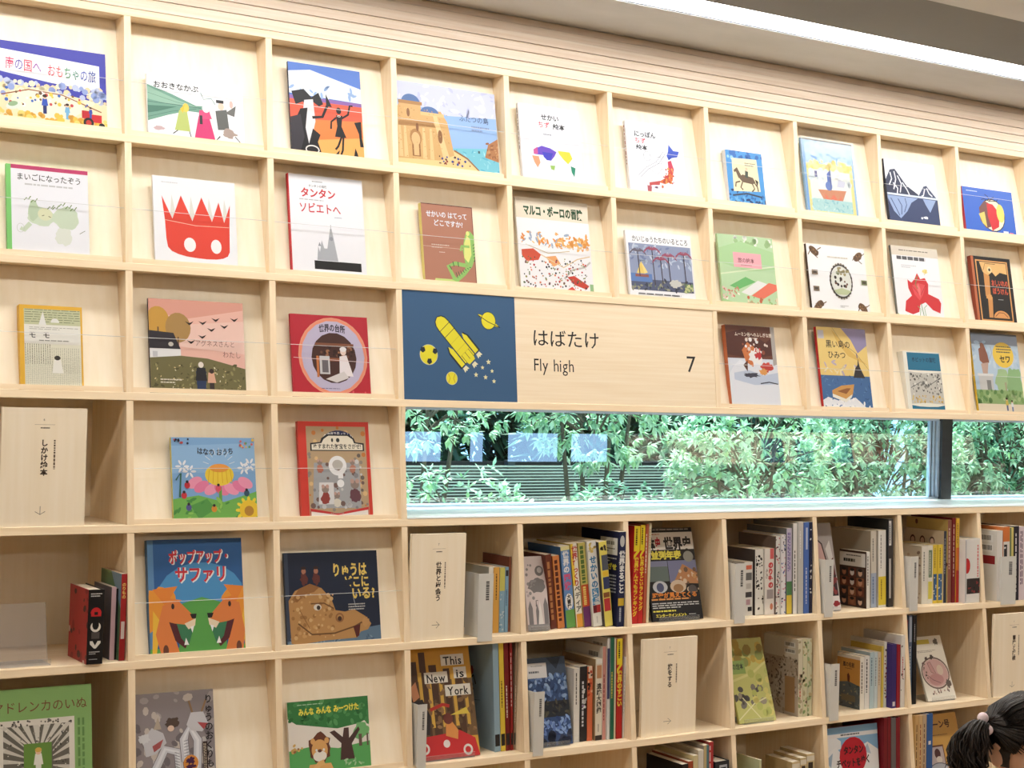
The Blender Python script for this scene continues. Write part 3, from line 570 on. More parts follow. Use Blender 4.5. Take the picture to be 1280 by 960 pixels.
def C_green(a):
    a.rect(0, 0, 1, 1, (190, 222, 176)).scat(20, .3, 0, 1, .12, [(236, 240, 230), (160, 196, 140)], .02, .05, 2).poly([(0, .2), (.4, .08), (1, .2), (1, .44), (.5, .5), (0, .4)], (176, 216, 160)).line([(0, .56), (1, .4)], .02, (222, 236, 200)).rect(.25, .24, .76, .45, (240, 176, 186)).text('旅の絵本', .33, .31, .075, (120, 60, 70), .01, wd=.3).bars(.38, .41, .58, .43, 1, (180, 110, 120), 2)
    a.poly([(.14, .72), (.44, .58), (.62, .64), (.3, .76)], (110, 186, 110)).poly([(.34, .8), (.66, .62), (.84, .66), (.5, .84)], (236, 238, 236)).poly([(.52, .84), (.86, .64), (1, .66), (1, .74), (.72, .88)], (236, 120, 96)).scat(26, .02, .74, .3, .9, [(236, 200, 190), (206, 130, 110), (246, 240, 226)], .015, .03, 5, .6).scat(30, .4, .86, 1, 1, [(236, 224, 190), (206, 110, 80), (190, 170, 130), (150, 190, 120)], .012, .028, 6).poly([(0, .9), (.4, 1), (0, 1)], (170, 210, 150))
def C_moles(a):
    a.rect(0, 0, 1, 1, (246, 246, 248)); B = (112, 82, 54)
    for cx, cy, r in ((.12, .1, .6), (.88, .13, -.6), (.12, .9, -.7), (.88, .9, .7)):
        a.ell(cx, cy, .1, .055, B, r).ell(cx + .05 * (1 if cx < .5 else -1), cy + .03 * (1 if cy < .5 else -1), .035, .045, (96, 68, 44), r).line([(cx + .06, cy - .02), (cx + .13, cy - .06)], .014, B).line([(cx - .02, cy + .04), (cx + .06, cy + .1)], .014, B).line([(cx - .06, cy), (cx - .1, cy + .06)], .014, B).scat(8, cx - .06, cy - .03, cx + .06, cy + .03, [(70, 48, 30), (150, 112, 74)], .008, .014, int(cx * 50 + cy * 9))
    a.bars(.34, .16, .7, .2, 1, (214, 206, 190), 2)
    for k in range(26):
        t = 2 * PI * k / 26; a.ell(.54 + .185 * math.cos(t), .52 + .255 * math.sin(t), .018, .024, (110, 100, 90) if k % 2 else (150, 140, 120), t, 8)
    a.ring(.54, .52, .225, .25, .02, (60, 56, 54)).ell(.54, .52, .2, .225, (226, 228, 220)).poly([(.4, .66), (.54, .62), (.7, .66), (.62, .72), (.46, .72)], (190, 200, 160)).scat(14, .46, .32, .68, .42, [(120, 130, 90), (160, 150, 110)], .015, .03, 3).scat(16, .42, .46, .66, .62, [(50, 44, 44), (110, 70, 50)], .012, .03, 6)
    for y in (.38, .62): a.rect(.05, y, .15, y + .07, (130, 110, 90)).rect(.07, y + .02, .13, y + .05, (70, 60, 52))
    a.rect(.89, .48, .99, .55, (120, 130, 90)).rect(.91, .5, .97, .53, (70, 60, 52)).bars(.48, .88, .62, .92, 2, (170, 170, 172), 7)
def C_flower(a):
    a.rect(0, 0, 1, 1, (246, 246, 250)).rect(0, 0, 1, .13, (226, 216, 200)).bars(.16, .05, .8, .08, 1, (130, 122, 110), 2).bars(.1, .14, .86, .2, 1, (90, 90, 94), 5, .8).bars(.18, .26, .5, .31, 2, (196, 198, 204), 3)
    R_ = (216, 48, 56); R2 = (232, 80, 84)
    a.poly([(.28, .46), (.36, .5), (.44, .44), (.5, .36), (.56, .44), (.66, .42), (.72, .5), (.7, .64), (.92, .7), (.96, .76), (.92, .9), (.76, .86), (.62, .76), (.5, .8), (.46, .9), (.32, .94), (.16, .9), (.2, .76), (.34, .68), (.28, .58)], R_).poly([(.36, .54), (.5, .5), (.66, .52), (.58, .66), (.5, .74), (.4, .66)], R2).poly([(.46, .56), (.5, .5), (.54, .58), (.52, .7)], (240, 120, 120)).line([(.5, .4), (.44, .52), (.48, .58)], .014, (110, 140, 80)).line([(.36, .54), (.48, .64)], .007, (160, 30, 40)).line([(.66, .52), (.54, .66)], .007, (160, 30, 40)).blob(.68, .33, .05, .03, (240, 220, 140), 3).line([(.66, .38), (.72, .3)], .008, (200, 170, 80))
    a.line([(.52, .78), (.56, .98)], .012, (90, 150, 90)).line([(.46, .98), (.5, .86), (.44, .82)], .01, (110, 170, 100)).line([(.6, .96), (.58, .84), (.64, .8)], .01, (110, 170, 100)).rect(0, .96, 1, 1, (226, 236, 190)).scat(20, 0, .95, 1, .99, [(150, 200, 130), (240, 240, 190)], .008, .02, 5)
def C_black(a):
    a.rect(0, 0, 1, 1, (26, 22, 22)); O = (226, 166, 100); a.rect(.0, .0, .06, 1, (196, 110, 70)).rect(.1, .05, .92, .95, O).rect(.13, .07, .89, .93, (32, 28, 28))
    a.poly([(.2, .08), (.88, .08), (.88, .24), (.7, .22), (.58, .28), (.5, .22), (.34, .3), (.26, .22)], (232, 186, 120)).ell(.44, .19, .05, .05, (240, 214, 160)).ell(.44, .19, .022, .022, (40, 30, 30)).poly([(.28, .24), (.42, .28), (.4, .56), (.44, .6), (.4, .9), (.3, .9), (.32, .62), (.27, .58)], (214, 150, 86)).blob(.36, .6, .06, .045, (226, 166, 100), 3).ell(.62, .9, .17, .11, (226, 160, 96), a0=PI, a1=2 * PI).line([(.46, .88), (.56, .82), (.68, .82), (.78, .88)], .01, (90, 50, 30))
    a.text('おしいれの', .45, .33, .1, (222, 96, 66), .03, wd=.43).text('ぼうけん', .46, .45, .1, (222, 96, 66), .03, wd=.4).bars(.58, .62, .8, .64, 1, (170, 170, 170), 3).line([(.28, .2), (.34, .1), (.6, .1)], .008, (90, 60, 40))
def C_momo(a):
    a.rect(0, 0, 1, 1, (242, 190, 66)).rect(.07, .045, .97, .955, (240, 238, 228)).rect(.07, .045, .97, .23, (206, 210, 172)).bars(.08, .05, .96, .22, 6, (120, 130, 100), 2, .25).poly([(.3, .23), (.37, .07), (.42, .23)], (244, 244, 240)).ell(.56, .2, .05, .05, (244, 244, 240), a0=PI, a1=2 * PI).rect(.07, .23, .97, .45, (244, 243, 236)).text('モ', .14, .31, .085, BLK, .02).text('モ', .36, .31, .085, BLK, .02).bars(.15, .26, .93, .3, 2, (160, 158, 150), 3, .3).bars(.3, .41, .9, .44, 1, (150, 150, 144), 5)
    a.rect(.07, .46, .97, .95, (236, 234, 214)).vbars(.08, .46, .5, .7, 12, (110, 112, 96), 4, .3).vbars(.5, .5, .96, .8, 14, (160, 160, 140), 6, .2).vbars(.08, .7, .96, .94, 26, (176, 176, 160), 7, .15).bars(.08, .62, .96, .94, 14, (186, 186, 168), 8, .12).poly([(.5, .8), (.53, .64), (.64, .64), (.68, .8)], (248, 247, 240)).ell(.585, .62, .035, .028, (60, 56, 50))
def C_autumn(a):
    a.rect(0, 0, 1, 1, (240, 190, 176)).poly([(0, 0), (1, 0), (1, .08), (.4, .2), (0, .14)], (226, 164, 148)).poly([(.42, .26), (1, .2), (1, .56), (.3, .5)], (244, 206, 194)).ell(.09, .24, .13, .16, (206, 158, 70)).ell(.3, .3, .14, .16, (176, 140, 84)).rect(.085, .3, .1, .4, (110, 84, 60)).rect(.29, .4, .305, .52, (110, 84, 60))
    a.poly([(0, .34), (.25, .36), (.32, .53), (0, .53)], (50, 46, 54)).poly([(0, .53), (.32, .53), (.32, .64), (0, .64)], (236, 236, 238)).ell(.22, .48, .028, .024, (200, 196, 190)).rect(.03, .56, .08, .62, (200, 200, 206))
    a.poly([(0, .63), (.32, .6), (.6, .62), (1, .72), (1, 1), (0, 1)], (118, 112, 74)).scat(90, .02, .68, .98, .98, [(150, 144, 96), (100, 96, 62), (88, 84, 54)], .01, .03, 3, .5).scat(34, .03, .7, .97, .97, [(240, 232, 200), (226, 206, 150)], .007, .014, 4, .5)
    for x, y in ((.42, .24), (.56, .23), (.7, .19), (.9, .18), (.65, .3), (.79, .26), (.55, .38), (.43, .44)): a.poly([(x - .045, y - .01), (x, y + .005), (x + .045, y - .015), (x + .02, y + .015), (x, y + .03), (x - .02, y + .012)], (50, 40, 40))
    a.text('アグネスさんと', .47, .42, .075, (120, 84, 84), -.01, wd=.43).text('わたし', .76, .53, .08, (120, 84, 84), -.01, wd=.2)
    a.poly([(.48, .97), (.47, .76), (.58, .76), (.57, .97)], (44, 60, 96)).poly([(.465, .86), (.48, .72), (.57, .72), (.585, .86)], (40, 40, 46)).ell(.525, .69, .03, .032, (236, 226, 216)).poly([(.61, .95), (.61, .86), (.66, .86), (.66, .95)], (60, 50, 50)).poly([(.59, .88), (.6, .77), (.66, .77), (.68, .88)], (226, 176, 150)).ell(.635, .755, .026, .026, (60, 44, 40)).bars(.1, .85, .32, .91, 2, (226, 220, 200), 6)
def C_kitchen(a):
    a.rect(0, 0, 1, 1, (188, 40, 56)).ring(.53, .5, .46, .475, .03, (238, 160, 130)).ell(.53, .5, .45, .465, (238, 150, 120)).ell(.53, .5, .42, .435, (196, 188, 216))
    a.text('世界の台所', .53, .1, .1, (60, 52, 66), .035, wd=.34, al='c', arc=.02).bars(.36, .89, .74, .91, 1, (120, 110, 140), 3)
    a.ell(.54, .52, .3, .31, (74, 44, 38)).rect(.3, .34, .8, .37, (130, 80, 56)).rect(.32, .52, .7, .56, (150, 92, 64)).scat(22, .36, .38, .78, .5, [(110, 70, 54), (160, 110, 80), (54, 32, 28)], .01, .03, 3).rect(.35, .5, .48, .72, (206, 204, 208)).rect(.38, .55, .46, .7, (110, 104, 110)).poly([(.6, .74), (.61, .5), (.7, .48), (.78, .74)], (240, 232, 236)).ell(.66, .44, .04, .045, (238, 214, 204)).ell(.66, .41, .045, .03, (240, 236, 240)).poly([(.42, .78), (.66, .68), (.72, .76), (.56, .82)], (220, 214, 214)).rect(.31, .5, .34, .76, (200, 120, 70)).line([(.02, .53), (1, .56)], .006, (230, 206, 206)).scat(6, .7, .92, .98, .98, [(226, 90, 100)], .008, .02, 4)
def C_snow(a):
    a.rect(0, 0, 1, 1, (220, 226, 238)).rect(0, 0, 1, .4, (104, 60, 46)).poly([(0, .1), (.4, .04), (.8, .2), (1, .1), (1, .34), (.5, .4), (0, .36)], (84, 44, 36)).rect(.92, 0, 1, .5, (176, 170, 166)).text('ムーミン谷へのふしぎな旅', .18, .08, .052, (240, 226, 210), .015, wd=.76).bars(.4, .145, .8, .165, 1, (214, 190, 170), 4)
    a.poly([(.1, .5), (.24, .42), (.4, .46), (.6, .4), (.9, .48), (1, .46), (1, 1), (0, 1), (0, .6)], (232, 236, 246)).poly([(.1, .58), (.4, .54), (.7, .6), (1, .56), (1, .7), (.5, .72), (.1, .66)], (196, 208, 230)).poly([(.36, .44), (.3, .3), (.42, .2), (.56, .26), (.6, .4), (.5, .5)], (206, 120, 70)).blob(.58, .38, .1, .1, (242, 240, 240), 3, .3).blob(.62, .33, .05, .07, (196, 50, 56), 5, .3).blob(.78, .5, .09, .06, (200, 70, 62), 6, .3).blob(.7, .56, .07, .04, (226, 160, 90), 7, .3).blob(.45, .6, .12, .03, (70, 70, 84), 8, .3).line([(.62, .7), (.8, .68), (.98, .7)], .014, (60, 60, 74)).poly([(.3, .48), (.4, .42), (.38, .56)], (90, 56, 46)).scat(20, .3, .16, .85, .34, [(226, 206, 196), (150, 80, 60), (240, 236, 236)], .012, .03, 9)
def C_island(a):
    a.rect(0, 0, 1, 1, (238, 208, 130)).poly([(.5, 0), (1, 0), (1, .2), (.8, .3), (.68, .14)], (150, 140, 176)).poly([(.3, .02), (.5, .16), (.7, .3), (.98, .44), (.6, .34), (.4, .18)], (226, 186, 100)).scat(18, .1, .4, .8, .56, [(190, 176, 200), (240, 226, 180)], .02, .06, 2, .3).line([(.32, 0), (.5, .18), (.76, .3), (1, .5)], .006, (150, 130, 90)).rect(.02, .04, .14, .14, (206, 204, 214)).text('黒い島の', .16, .15, .1, (44, 40, 40), .01, wd=.5).text('ひみつ', .18, .28, .1, (44, 40, 40), .01, wd=.37)
    a.rect(0, .58, 1, 1, (72, 112, 164)).scat(60, 0, .58, 1, .98, [(56, 90, 140), (96, 140, 190)], .008, .03, 3, .25).poly([(.66, .6), (.72, .48), (.77, .44), (.79, .36), (.81, .46), (.9, .6)], (56, 52, 56)).line([(.78, .36), (.77, .3)], .016, (120, 110, 130)).poly([(.1, .84), (.4, .9), (.66, .84), (.9, .98), (.8, 1), (0, 1), (0, .88)], (240, 242, 248)).scat(40, .05, .84, .95, 1, [(72, 112, 164), (250, 250, 252)], .01, .03, 5, .5).poly([(.2, .76), (.4, .7), (.66, .68), (.6, .82), (.46, .88), (.2, .83)], (214, 160, 90)).poly([(.2, .8), (.46, .86), (.6, .8), (.58, .84), (.46, .9), (.2, .84)], (244, 240, 226)).poly([(.3, .77), (.5, .73), (.58, .73), (.48, .8)], (150, 96, 56))
def C_teal(a):
    T = (42, 118, 152); a.rect(0, 0, 1, 1, (244, 242, 230)).rect(.1, .02, .99, .31, T).text('ホビットの冒険', .22, .09, .085, (28, 50, 70), .01, wd=.66).poly([(.1, .33), (.5, .36), (.99, .33), (.99, .86), (.5, .84), (.1, .86)], (206, 204, 196)).scat(90, .12, .36, .97, .7, [(120, 118, 114), (236, 234, 226), (150, 146, 140), (90, 90, 90)], .008, .024, 3).line([(.12, .6), (.4, .5), (.6, .56), (.96, .42)], .01, (90, 90, 92)).scat(50, .12, .72, .97, .84, [(216, 176, 80), (230, 200, 110), (190, 150, 60)], .01, .025, 4, .6).poly([(.1, .88), (.3, .9), (.55, .905), (.8, .9), (.99, .875), (.99, .99), (.1, .99)], T)
def C_monkey(a):
    a.rect(0, 0, 1, 1, (190, 212, 232)).rect(0, 0, 1, .14, (150, 162, 184)).scat(26, 0, .1, 1, .4, [(176, 200, 226), (206, 222, 236)], .03, .06, 2, .5).ell(.66, .26, .19, .16, (242, 206, 84)).bars(.52, .15, .84, .25, 3, (90, 90, 84), 3).text('セワ', .57, .26, .1, (40, 40, 40), .03, wd=.24)
    a.poly([(.14, .2), (.26, .14), (.32, .26), (.34, .36), (.24, .4), (.14, .34)], (146, 94, 76)).ell(.22, .16, .035, .04, (150, 100, 80)).poly([(.16, .38), (.32, .36), (.28, .5), (.18, .5)], (200, 170, 156)).line([(.34, .34), (.42, .24), (.4, .16)], .012, (176, 184, 196)).rect(.08, .52, .38, .72, (206, 206, 206)).rect(.24, .58, .33, .7, (140, 140, 140)).rect(.06, .5, .4, .53, (226, 226, 226)).blob(.6, .58, .16, .13, (170, 200, 150), 4, .2).blob(.84, .6, .14, .2, (150, 190, 136), 5, .2).rect(.62, .6, .66, .86, (176, 170, 140)).rect(0, .7, 1, .88, (150, 180, 120)).scat(50, 0, .7, 1, .86, [(130, 166, 100), (176, 200, 146), (110, 150, 90)], .015, .04, 6).rect(0, .87, 1, 1, (236, 222, 196)).person(.62, .95, .16, (214, 190, 90), (90, 100, 140)).person(.73, .96, .14, (230, 230, 236), (110, 130, 170))
def C_bloom(a):
    a.rect(0, 0, 1, 1, (134, 178, 226)).poly([(0, .1), (1, .06), (1, .4), (0, .42)], (150, 192, 234)).text('はなの おうち', .3, .13, .085, (46, 50, 66), .03, wd=.44, arc=-.02)
    for t in range(9): b = PI + PI * (t + 1) / 10; a.line([(.56 + .13 * math.cos(b), .36 + .16 * math.sin(b)), (.56 + .2 * math.cos(b), .36 + .24 * math.sin(b))], .006, (230, 236, 240))
    P_ = (236, 132, 172)
    for k, (dx, dy) in enumerate(((-.3, .05), (-.22, .13), (-.1, .18), (.02, .19), (.14, .18), (.24, .13), (.31, .06))): a.ell(.56 + dx, .5 + dy * .6, .1, .06, P_ if k % 2 else (246, 160, 192), .5 * (1 if dx < 0 else -1) * -1)
    a.ell(.56, .44, .18, .13, (246, 214, 70)).ell(.56, .36, .12, .05, (240, 160, 70))
    for q in range(6): a.line([(.44 + q * .05, .38), (.42 + q * .058, .54)], .008, (226, 176, 50))
    for x, y in ((.12, .34), (.2, .4), (.86, .36), (.93, .32)):
        for k in range(6): t = k * PI / 3; a.ell(x + .05 * math.cos(t), y + .05 * math.sin(t), .035, .014, (244, 246, 252), t, 8)
    a.poly([(0, .72), (.3, .68), (.6, .76), (1, .64), (1, 1), (0, 1)], (120, 186, 90)).poly([(.2, .8), (.4, .72), (.5, .84), (.3, .96)], (90, 160, 80)).rect(.545, .58, .58, .84, (110, 170, 80)).scat(20, 0, .72, .8, 1, [(150, 206, 100), (80, 150, 76)], .02, .06, 4, .4).line([(.04, .5), (.1, .42), (.08, .7)], .02, (60, 110, 90))
    for x, y, c in ((.17, .56, (196, 50, 60)), (.13, .68, (206, 60, 70)), (.18, .82, (90, 90, 150)), (.48, .84, (226, 150, 60)), (.54, .6, (226, 90, 110)), (.88, .66, (60, 90, 110))): a.ell(x, y, .035, .04, c, n=10).ell(x, y - .04, .018, .018, (50, 44, 50), n=8)
    for k in range(12): t = 2 * PI * k / 12; a.ell(.9 + .13 * math.cos(t) , .86 + .13 * math.sin(t), .035, .02, (248, 226, 70), t, 8)
    a.ell(.9, .86, .12, .12, (244, 206, 60)).ell(.9, .87, .06, .06, (190, 140, 60)); a.scat(10, .02, .02, .2, .1, [(40, 40, 60), (206, 90, 90)], .01, .018, 7).scat(10, .82, .02, .98, .12, [(220, 110, 110), (110, 160, 110), (240, 200, 90)], .01, .02, 8)
def C_mouse(a):
    a.rect(0, 0, 1, 1, (214, 66, 54)).rect(.11, .05, .95, .96, (190, 164, 130)).scat(70, .12, .06, .94, .9, [(206, 130, 70), (150, 140, 130), (110, 100, 96), (226, 190, 140)], .01, .03, 2).poly([(.2, .42), (.84, .42), (.84, .88), (.16, .88)], (170, 172, 176)).scat(40, .16, .4, .88, .88, [(140, 140, 146), (206, 206, 208), (120, 96, 90)], .01, .03, 3)
    a.ell(.56, .19, .17, .1, (46, 52, 96)).text('名探偵スティルトン', .56, .1, .055, (240, 240, 240), .02, wd=.42, al='c', arc=.035).poly([(.16, .3), (.16, .22), (.3, .21), (.32, .17), (.4, .13), (.7, .13), (.78, .17), (.8, .21), (.92, .22), (.92, .3)], (40, 40, 46)).poly([(.18, .29), (.18, .235), (.32, .22), (.35, .18), (.42, .145), (.69, .145), (.76, .18), (.78, .22), (.9, .235), (.9, .29)], (240, 232, 214)).text('ぬすまれた財宝をさがせ!', .54, .225, .055, BLK, .02, wd=.68, al='c').ell(.47, .19, .012, .02, (60, 60, 60)).ell(.55, .19, .02, .022, (60, 60, 60))
    a.ring(.53, .45, .1, .1, .05, (244, 244, 246)).ell(.53, .44, .06, .05, (190, 186, 180)).rect(.53, .5, .6, .58, (244, 244, 246)).ell(.56, .63, .04, .04, (246, 246, 248)).poly([(.24, .84), (.26, .62), (.46, .62), (.46, .84)], (226, 224, 226))
    for x, y, s_, c in ((.34, .72, 1.0, (150, 66, 60)), (.76, .68, 1.2, (110, 70, 80)), (.5, .78, .8, (226, 220, 206)), (.28, .44, .7, (190, 120, 100)), (.74, .44, .7, (190, 130, 110))): a.blob(x, y + .06 * s_, .05 * s_, .06 * s_, c, int(x * 90), .15).ell(x, y - .03 * s_, .04 * s_, .035 * s_, (150, 134, 126)).ell(x - .03 * s_, y - .06 * s_, .018 * s_, .02 * s_, (196, 160, 150)).ell(x + .03 * s_, y - .06 * s_, .018 * s_, .02 * s_, (196, 160, 150))
    a.poly([(.12, .88), (.5, .93), (.94, .87), (.94, .95), (.12, .95)], (206, 60, 60)).poly([(.13, .91), (.5, .95), (.93, .9), (.93, .95), (.13, .955)], (244, 236, 230)).bars(.4, .925, .7, .945, 1, (170, 150, 140), 4)
def C_safari(a):
    a.rect(0, 0, 1, 1, (52, 98, 156)).ell(.55, .5, .4, .3, (80, 150, 206)).rect(0, 0, .06, 1, (96, 140, 186)).poly([(.3, .56), (.55, .5), (.8, .56), (.8, 1), (.3, 1)], (96, 170, 84)).rect(.0, .92, 1, 1, (96, 170, 84))
    a.text('ポップアップ・', .225, .095, .125, (240, 240, 240), .055, wd=.66).text('ポップアップ・', .215, .09, .125, (206, 52, 62), .03, wd=.66).text('サファリ', .285, .235, .145, (240, 240, 240), .055, wd=.56).text('サファリ', .275, .23, .145, (206, 52, 62), .03, wd=.56)
    for s_ in (1, -1):
        X = lambda v: (v if s_ > 0 else 1.09 - v)
        a.blob(X(.13), .62, .16, .2, (240, 158, 60), 3 if s_ > 0 else 4, .25, 26).poly([(X(.04), .42), (X(.3), .4), (X(.22), .5), (X(.34), .52), (X(.2), .6)], (236, 140, 60)).poly([(X(.04), .6), (X(.12), .7), (X(.06), .98), (X(.02), .98)], (246, 196, 70)).poly([(X(.14), .56), (X(.3), .52), (X(.46), .66), (X(.46), .73), (X(.36), .76), (X(.22), .72), (X(.3), .96), (X(.12), 1), (X(.06), .8)], (232, 136, 74)).poly([(X(.22), .71), (X(.46), .74), (X(.4), .9), (X(.3), .88)], (66, 130, 92)).poly([(X(.2), .7), (X(.28), .72), (X(.32), .84), (X(.38), .9), (X(.36), .93), (X(.26), .86)], (90, 40, 46)).poly([(X(.36), .72), (X(.48), .68), (X(.47), .74), (X(.4), .77)], (246, 226, 196)).poly([(X(.42), .64), (X(.49), .64), (X(.48), .68), (X(.44), .68)], (40, 34, 36)).ell(X(.245), .57, .014, .024, (60, 46, 46)).poly([(X(.42), .75), (X(.44), .8), (X(.46), .74)], (250, 250, 250)).poly([(X(.35), .9), (X(.37), .84), (X(.4), .9)], (250, 250, 250)).ell(X(.16), .94, .025, .05, (110, 66, 50))
def C_dragonq(a):
    a.rect(0, 0, 1, 1, (34, 42, 62)).rect(0, 0, .04, 1, (60, 70, 90)).poly([(0, .92), (.5, .86), (1, .8), (1, 1), (0, 1)], (96, 122, 146)).scat(40, .02, .86, .98, .99, [(130, 152, 170), (76, 100, 126)], .01, .03, 2, .4)
    a.poly([(.04, .94), (.03, .5), (.1, .4), (.24, .34), (.38, .38), (.48, .5), (.52, .62), (.62, .64), (.72, .62), (.84, .7), (.9, .78), (.86, .84), (.78, .86), (.74, .92), (.4, .93), (.1, .96)], (188, 142, 88)).poly([(.06, .5), (.14, .38), (.26, .33), (.36, .37), (.3, .42), (.2, .44), (.12, .52)], (150, 104, 60)).scat(80, .06, .42, .5, .9, [(206, 162, 106), (160, 116, 70), (214, 176, 124)], .008, .024, 4).line([(.12, .74), (.26, .86), (.5, .86), (.72, .8), (.8, .76)], .016, (110, 76, 48)).line([(.14, .6), (.2, .72), (.24, .8)], .008, (140, 98, 58)).line([(.26, .54), (.4, .54), (.5, .6)], .014, (120, 82, 50)).ell(.33, .58, .045, .034, (226, 220, 210)).ell(.34, .585, .022, .024, (60, 50, 44)).ring(.56, .7, .05, .05, .018, (150, 104, 66)).ell(.56, .71, .025, .025, (70, 46, 36)).poly([(.7, .8), (.78, .78), (.76, .9), (.73, .92)], (90, 40, 36)).line([(.74, .6), (.72, .5), (.76, .44)], .008, (150, 156, 170)).blob(.84, .76, .04, .05, (196, 150, 96), 6)
    a.text('りゅうは', .5, .12, .15, (236, 206, 110), .035, wd=.38).text('どこに', .62, .26, .13, (236, 206, 110), .035, wd=.28).text('いる?', .7, .38, .14, (236, 206, 110), .035, wd=.26).bars(.66, .56, .84, .64, 3, (190, 190, 190), 3)
    for x in (.2, .33): a.ell(x, .2, .026, .03, (176, 120, 96)).blob(x, .28, .04, .06, (100, 54, 50), int(x * 100)).ell(x, .165, .03, .016, (60, 40, 36))
def C_dog(a):
    a.rect(0, 0, 1, 1, (146, 190, 118)).text('マドレンカのいぬ', .1, .1, .105, (130, 70, 60), .0, wd=.86).rect(.12, .26, .84, .93, (236, 232, 222)).rect(.2, .31, .79, .87, (110, 106, 98))
    for k in range(7):
        u = k / 6
        a.poly([(.2 + .59 * u - .03, .31), (.2 + .59 * u + .03, .31), (.45 + .12 * u + .008, .5), (.45 + .12 * u - .008, .5)], (222, 218, 208)).poly([(.2, .31 + .56 * u - .02), (.2, .31 + .56 * u + .02), (.4, .5 + .24 * u), (.4, .49 + .24 * u)], (214, 210, 200)).poly([(.79, .31 + .56 * u - .02), (.79, .31 + .56 * u + .02), (.64, .5 + .24 * u), (.64, .49 + .24 * u)], (214, 210, 200))
    a.scat(110, .2, .31, .79, .87, [(70, 68, 64), (236, 232, 222), (150, 146, 136)], .006, .014, 3, .7, k=4).rect(.38, .46, .63, .76, (110, 150, 70)).person(.51, .74, .24, (240, 240, 230), (236, 236, 226), hair=(220, 180, 90)).scat(34, .13, .27, .83, .31, [(120, 116, 110), (80, 78, 74)], .006, .012, 4).vbars(.87, .28, .95, .95, 2, (110, 150, 90), 5)
def C_silver(a):
    a.rect(0, 0, 1, 1, (150, 142, 146)).scat(70, 0, 0, 1, 1, [(176, 168, 170), (120, 112, 118), (196, 192, 194), (206, 196, 190)], .02, .06, 2, .7)
    for q in ([(.3, .9), (.24, .74), (.36, .56), (.52, .6), (.54, .8), (.44, 1)], [(.62, .7), (.6, .48), (.68, .36), (.78, .5), (.76, .8), (.9, 1)], [(.02, .96), (.2, .86), (.36, .92), (.46, 1)]): a.line(q, .1, (120, 116, 124)).line(q, .085, (214, 216, 226)).line(q, .03, (236, 238, 246))
    for q in range(12): a.line([(.6, .5 + q * .03), (.66, .49 + q * .03)], .006, (130, 130, 140)); a.line([(.48, .6 + q * .028), (.54, .62 + q * .028)], .006, (130, 130, 140))
    a.poly([(.08, .46), (.2, .34), (.34, .4), (.38, .5), (.24, .6), (.12, .62), (.1, .54)], (206, 206, 214)).poly([(.2, .52), (.34, .46), (.3, .54), (.22, .58)], (176, 90, 90)).poly([(.22, .36), (.28, .24), (.32, .36)], (190, 176, 160)).poly([(.64, .34), (.7, .22), (.86, .22), (.92, .34), (.84, .42), (.7, .4)], (210, 210, 218)).poly([(.78, .32), (.92, .34), (.86, .4)], (176, 80, 84)).line([(.72, .22), (.68, .1)], .02, (160, 130, 100)).line([(.84, .22), (.9, .1)], .02, (160, 130, 100)).blob(.46, .3, .07, .05, (90, 74, 66), 5).ell(.44, .36, .035, .03, (236, 206, 186)).blob(.1, .44, .06, .05, (220, 222, 228), 8)
    a.text('りゅうのおくりもの', .93, .05, .092, (40, 36, 40), .02, vert=True).ell(.68, .72, .08, .08, (226, 150, 70)).blob(.68, .7, .045, .035, (76, 36, 76), 3, .4).blob(.68, .755, .05, .02, (76, 36, 76), 6, .3).rect(.84, .52, .9, .82, (60, 46, 46)).vbars(.85, .54, .89, .8, 2, (214, 200, 180), 3)
def C_lion(a):
    a.rect(0, 0, 1, 1, (240, 234, 226)).poly([(0, .64), (.3, .6), (.6, .66), (1, .6), (1, 1), (0, 1)], (96, 176, 100)).poly([(0, 0), (1, 0), (1, .3), (.86, .36), (.6, .4), (.3, .34), (.1, .3), (0, .22)], (60, 128, 70)).scat(50, 0, .02, 1, .34, [(76, 146, 84), (48, 110, 60), (92, 160, 96)], .02, .06, 2, .6).blob(.9, .46, .14, .1, (120, 186, 120), 4).poly([(.62, .82), (.64, .6), (.5, .44), (.56, .42), (.66, .52), (.68, .4), (.74, .4), (.74, .54), (.86, .4), (.88, .44), (.77, .62), (.8, .82)], (82, 60, 56)).rect(.86, .5, .9, .66, (110, 90, 80)).rect(.96, .5, .98, .66, (110, 90, 80))
    a.text('みんな みんな みーつけた', .13, .095, .1, (240, 232, 90), .045, wd=.75, rot=-.02).bars(.12, .045, .62, .065, 1, (190, 220, 190), 3).blob(.37, .64, .17, .2, (110, 64, 48), 7, .15).ell(.37, .66, .12, .14, (230, 176, 110)).ell(.29, .54, .035, .04, (230, 176, 110)).ell(.46, .54, .035, .04, (230, 176, 110)).ell(.37, .74, .1, .07, (248, 242, 232)).ell(.37, .67, .03, .022, (110, 66, 56)).ell(.33, .66, .016, .018, (240, 240, 240)).ell(.42, .66, .016, .018, (240, 240, 240)).poly([(.2, 1), (.24, .84), (.5, .84), (.56, 1)], (232, 180, 112)).line([(.26, .96), (.36, .84), (.42, .82)], .07, (238, 190, 124)).scat(12, .04, .56, .16, .66, [(226, 186, 110), (170, 120, 80)], .015, .025, 5).scat(10, .66, .82, .95, .9, [(180, 214, 170), (140, 200, 140)], .02, .04, 6, .4)

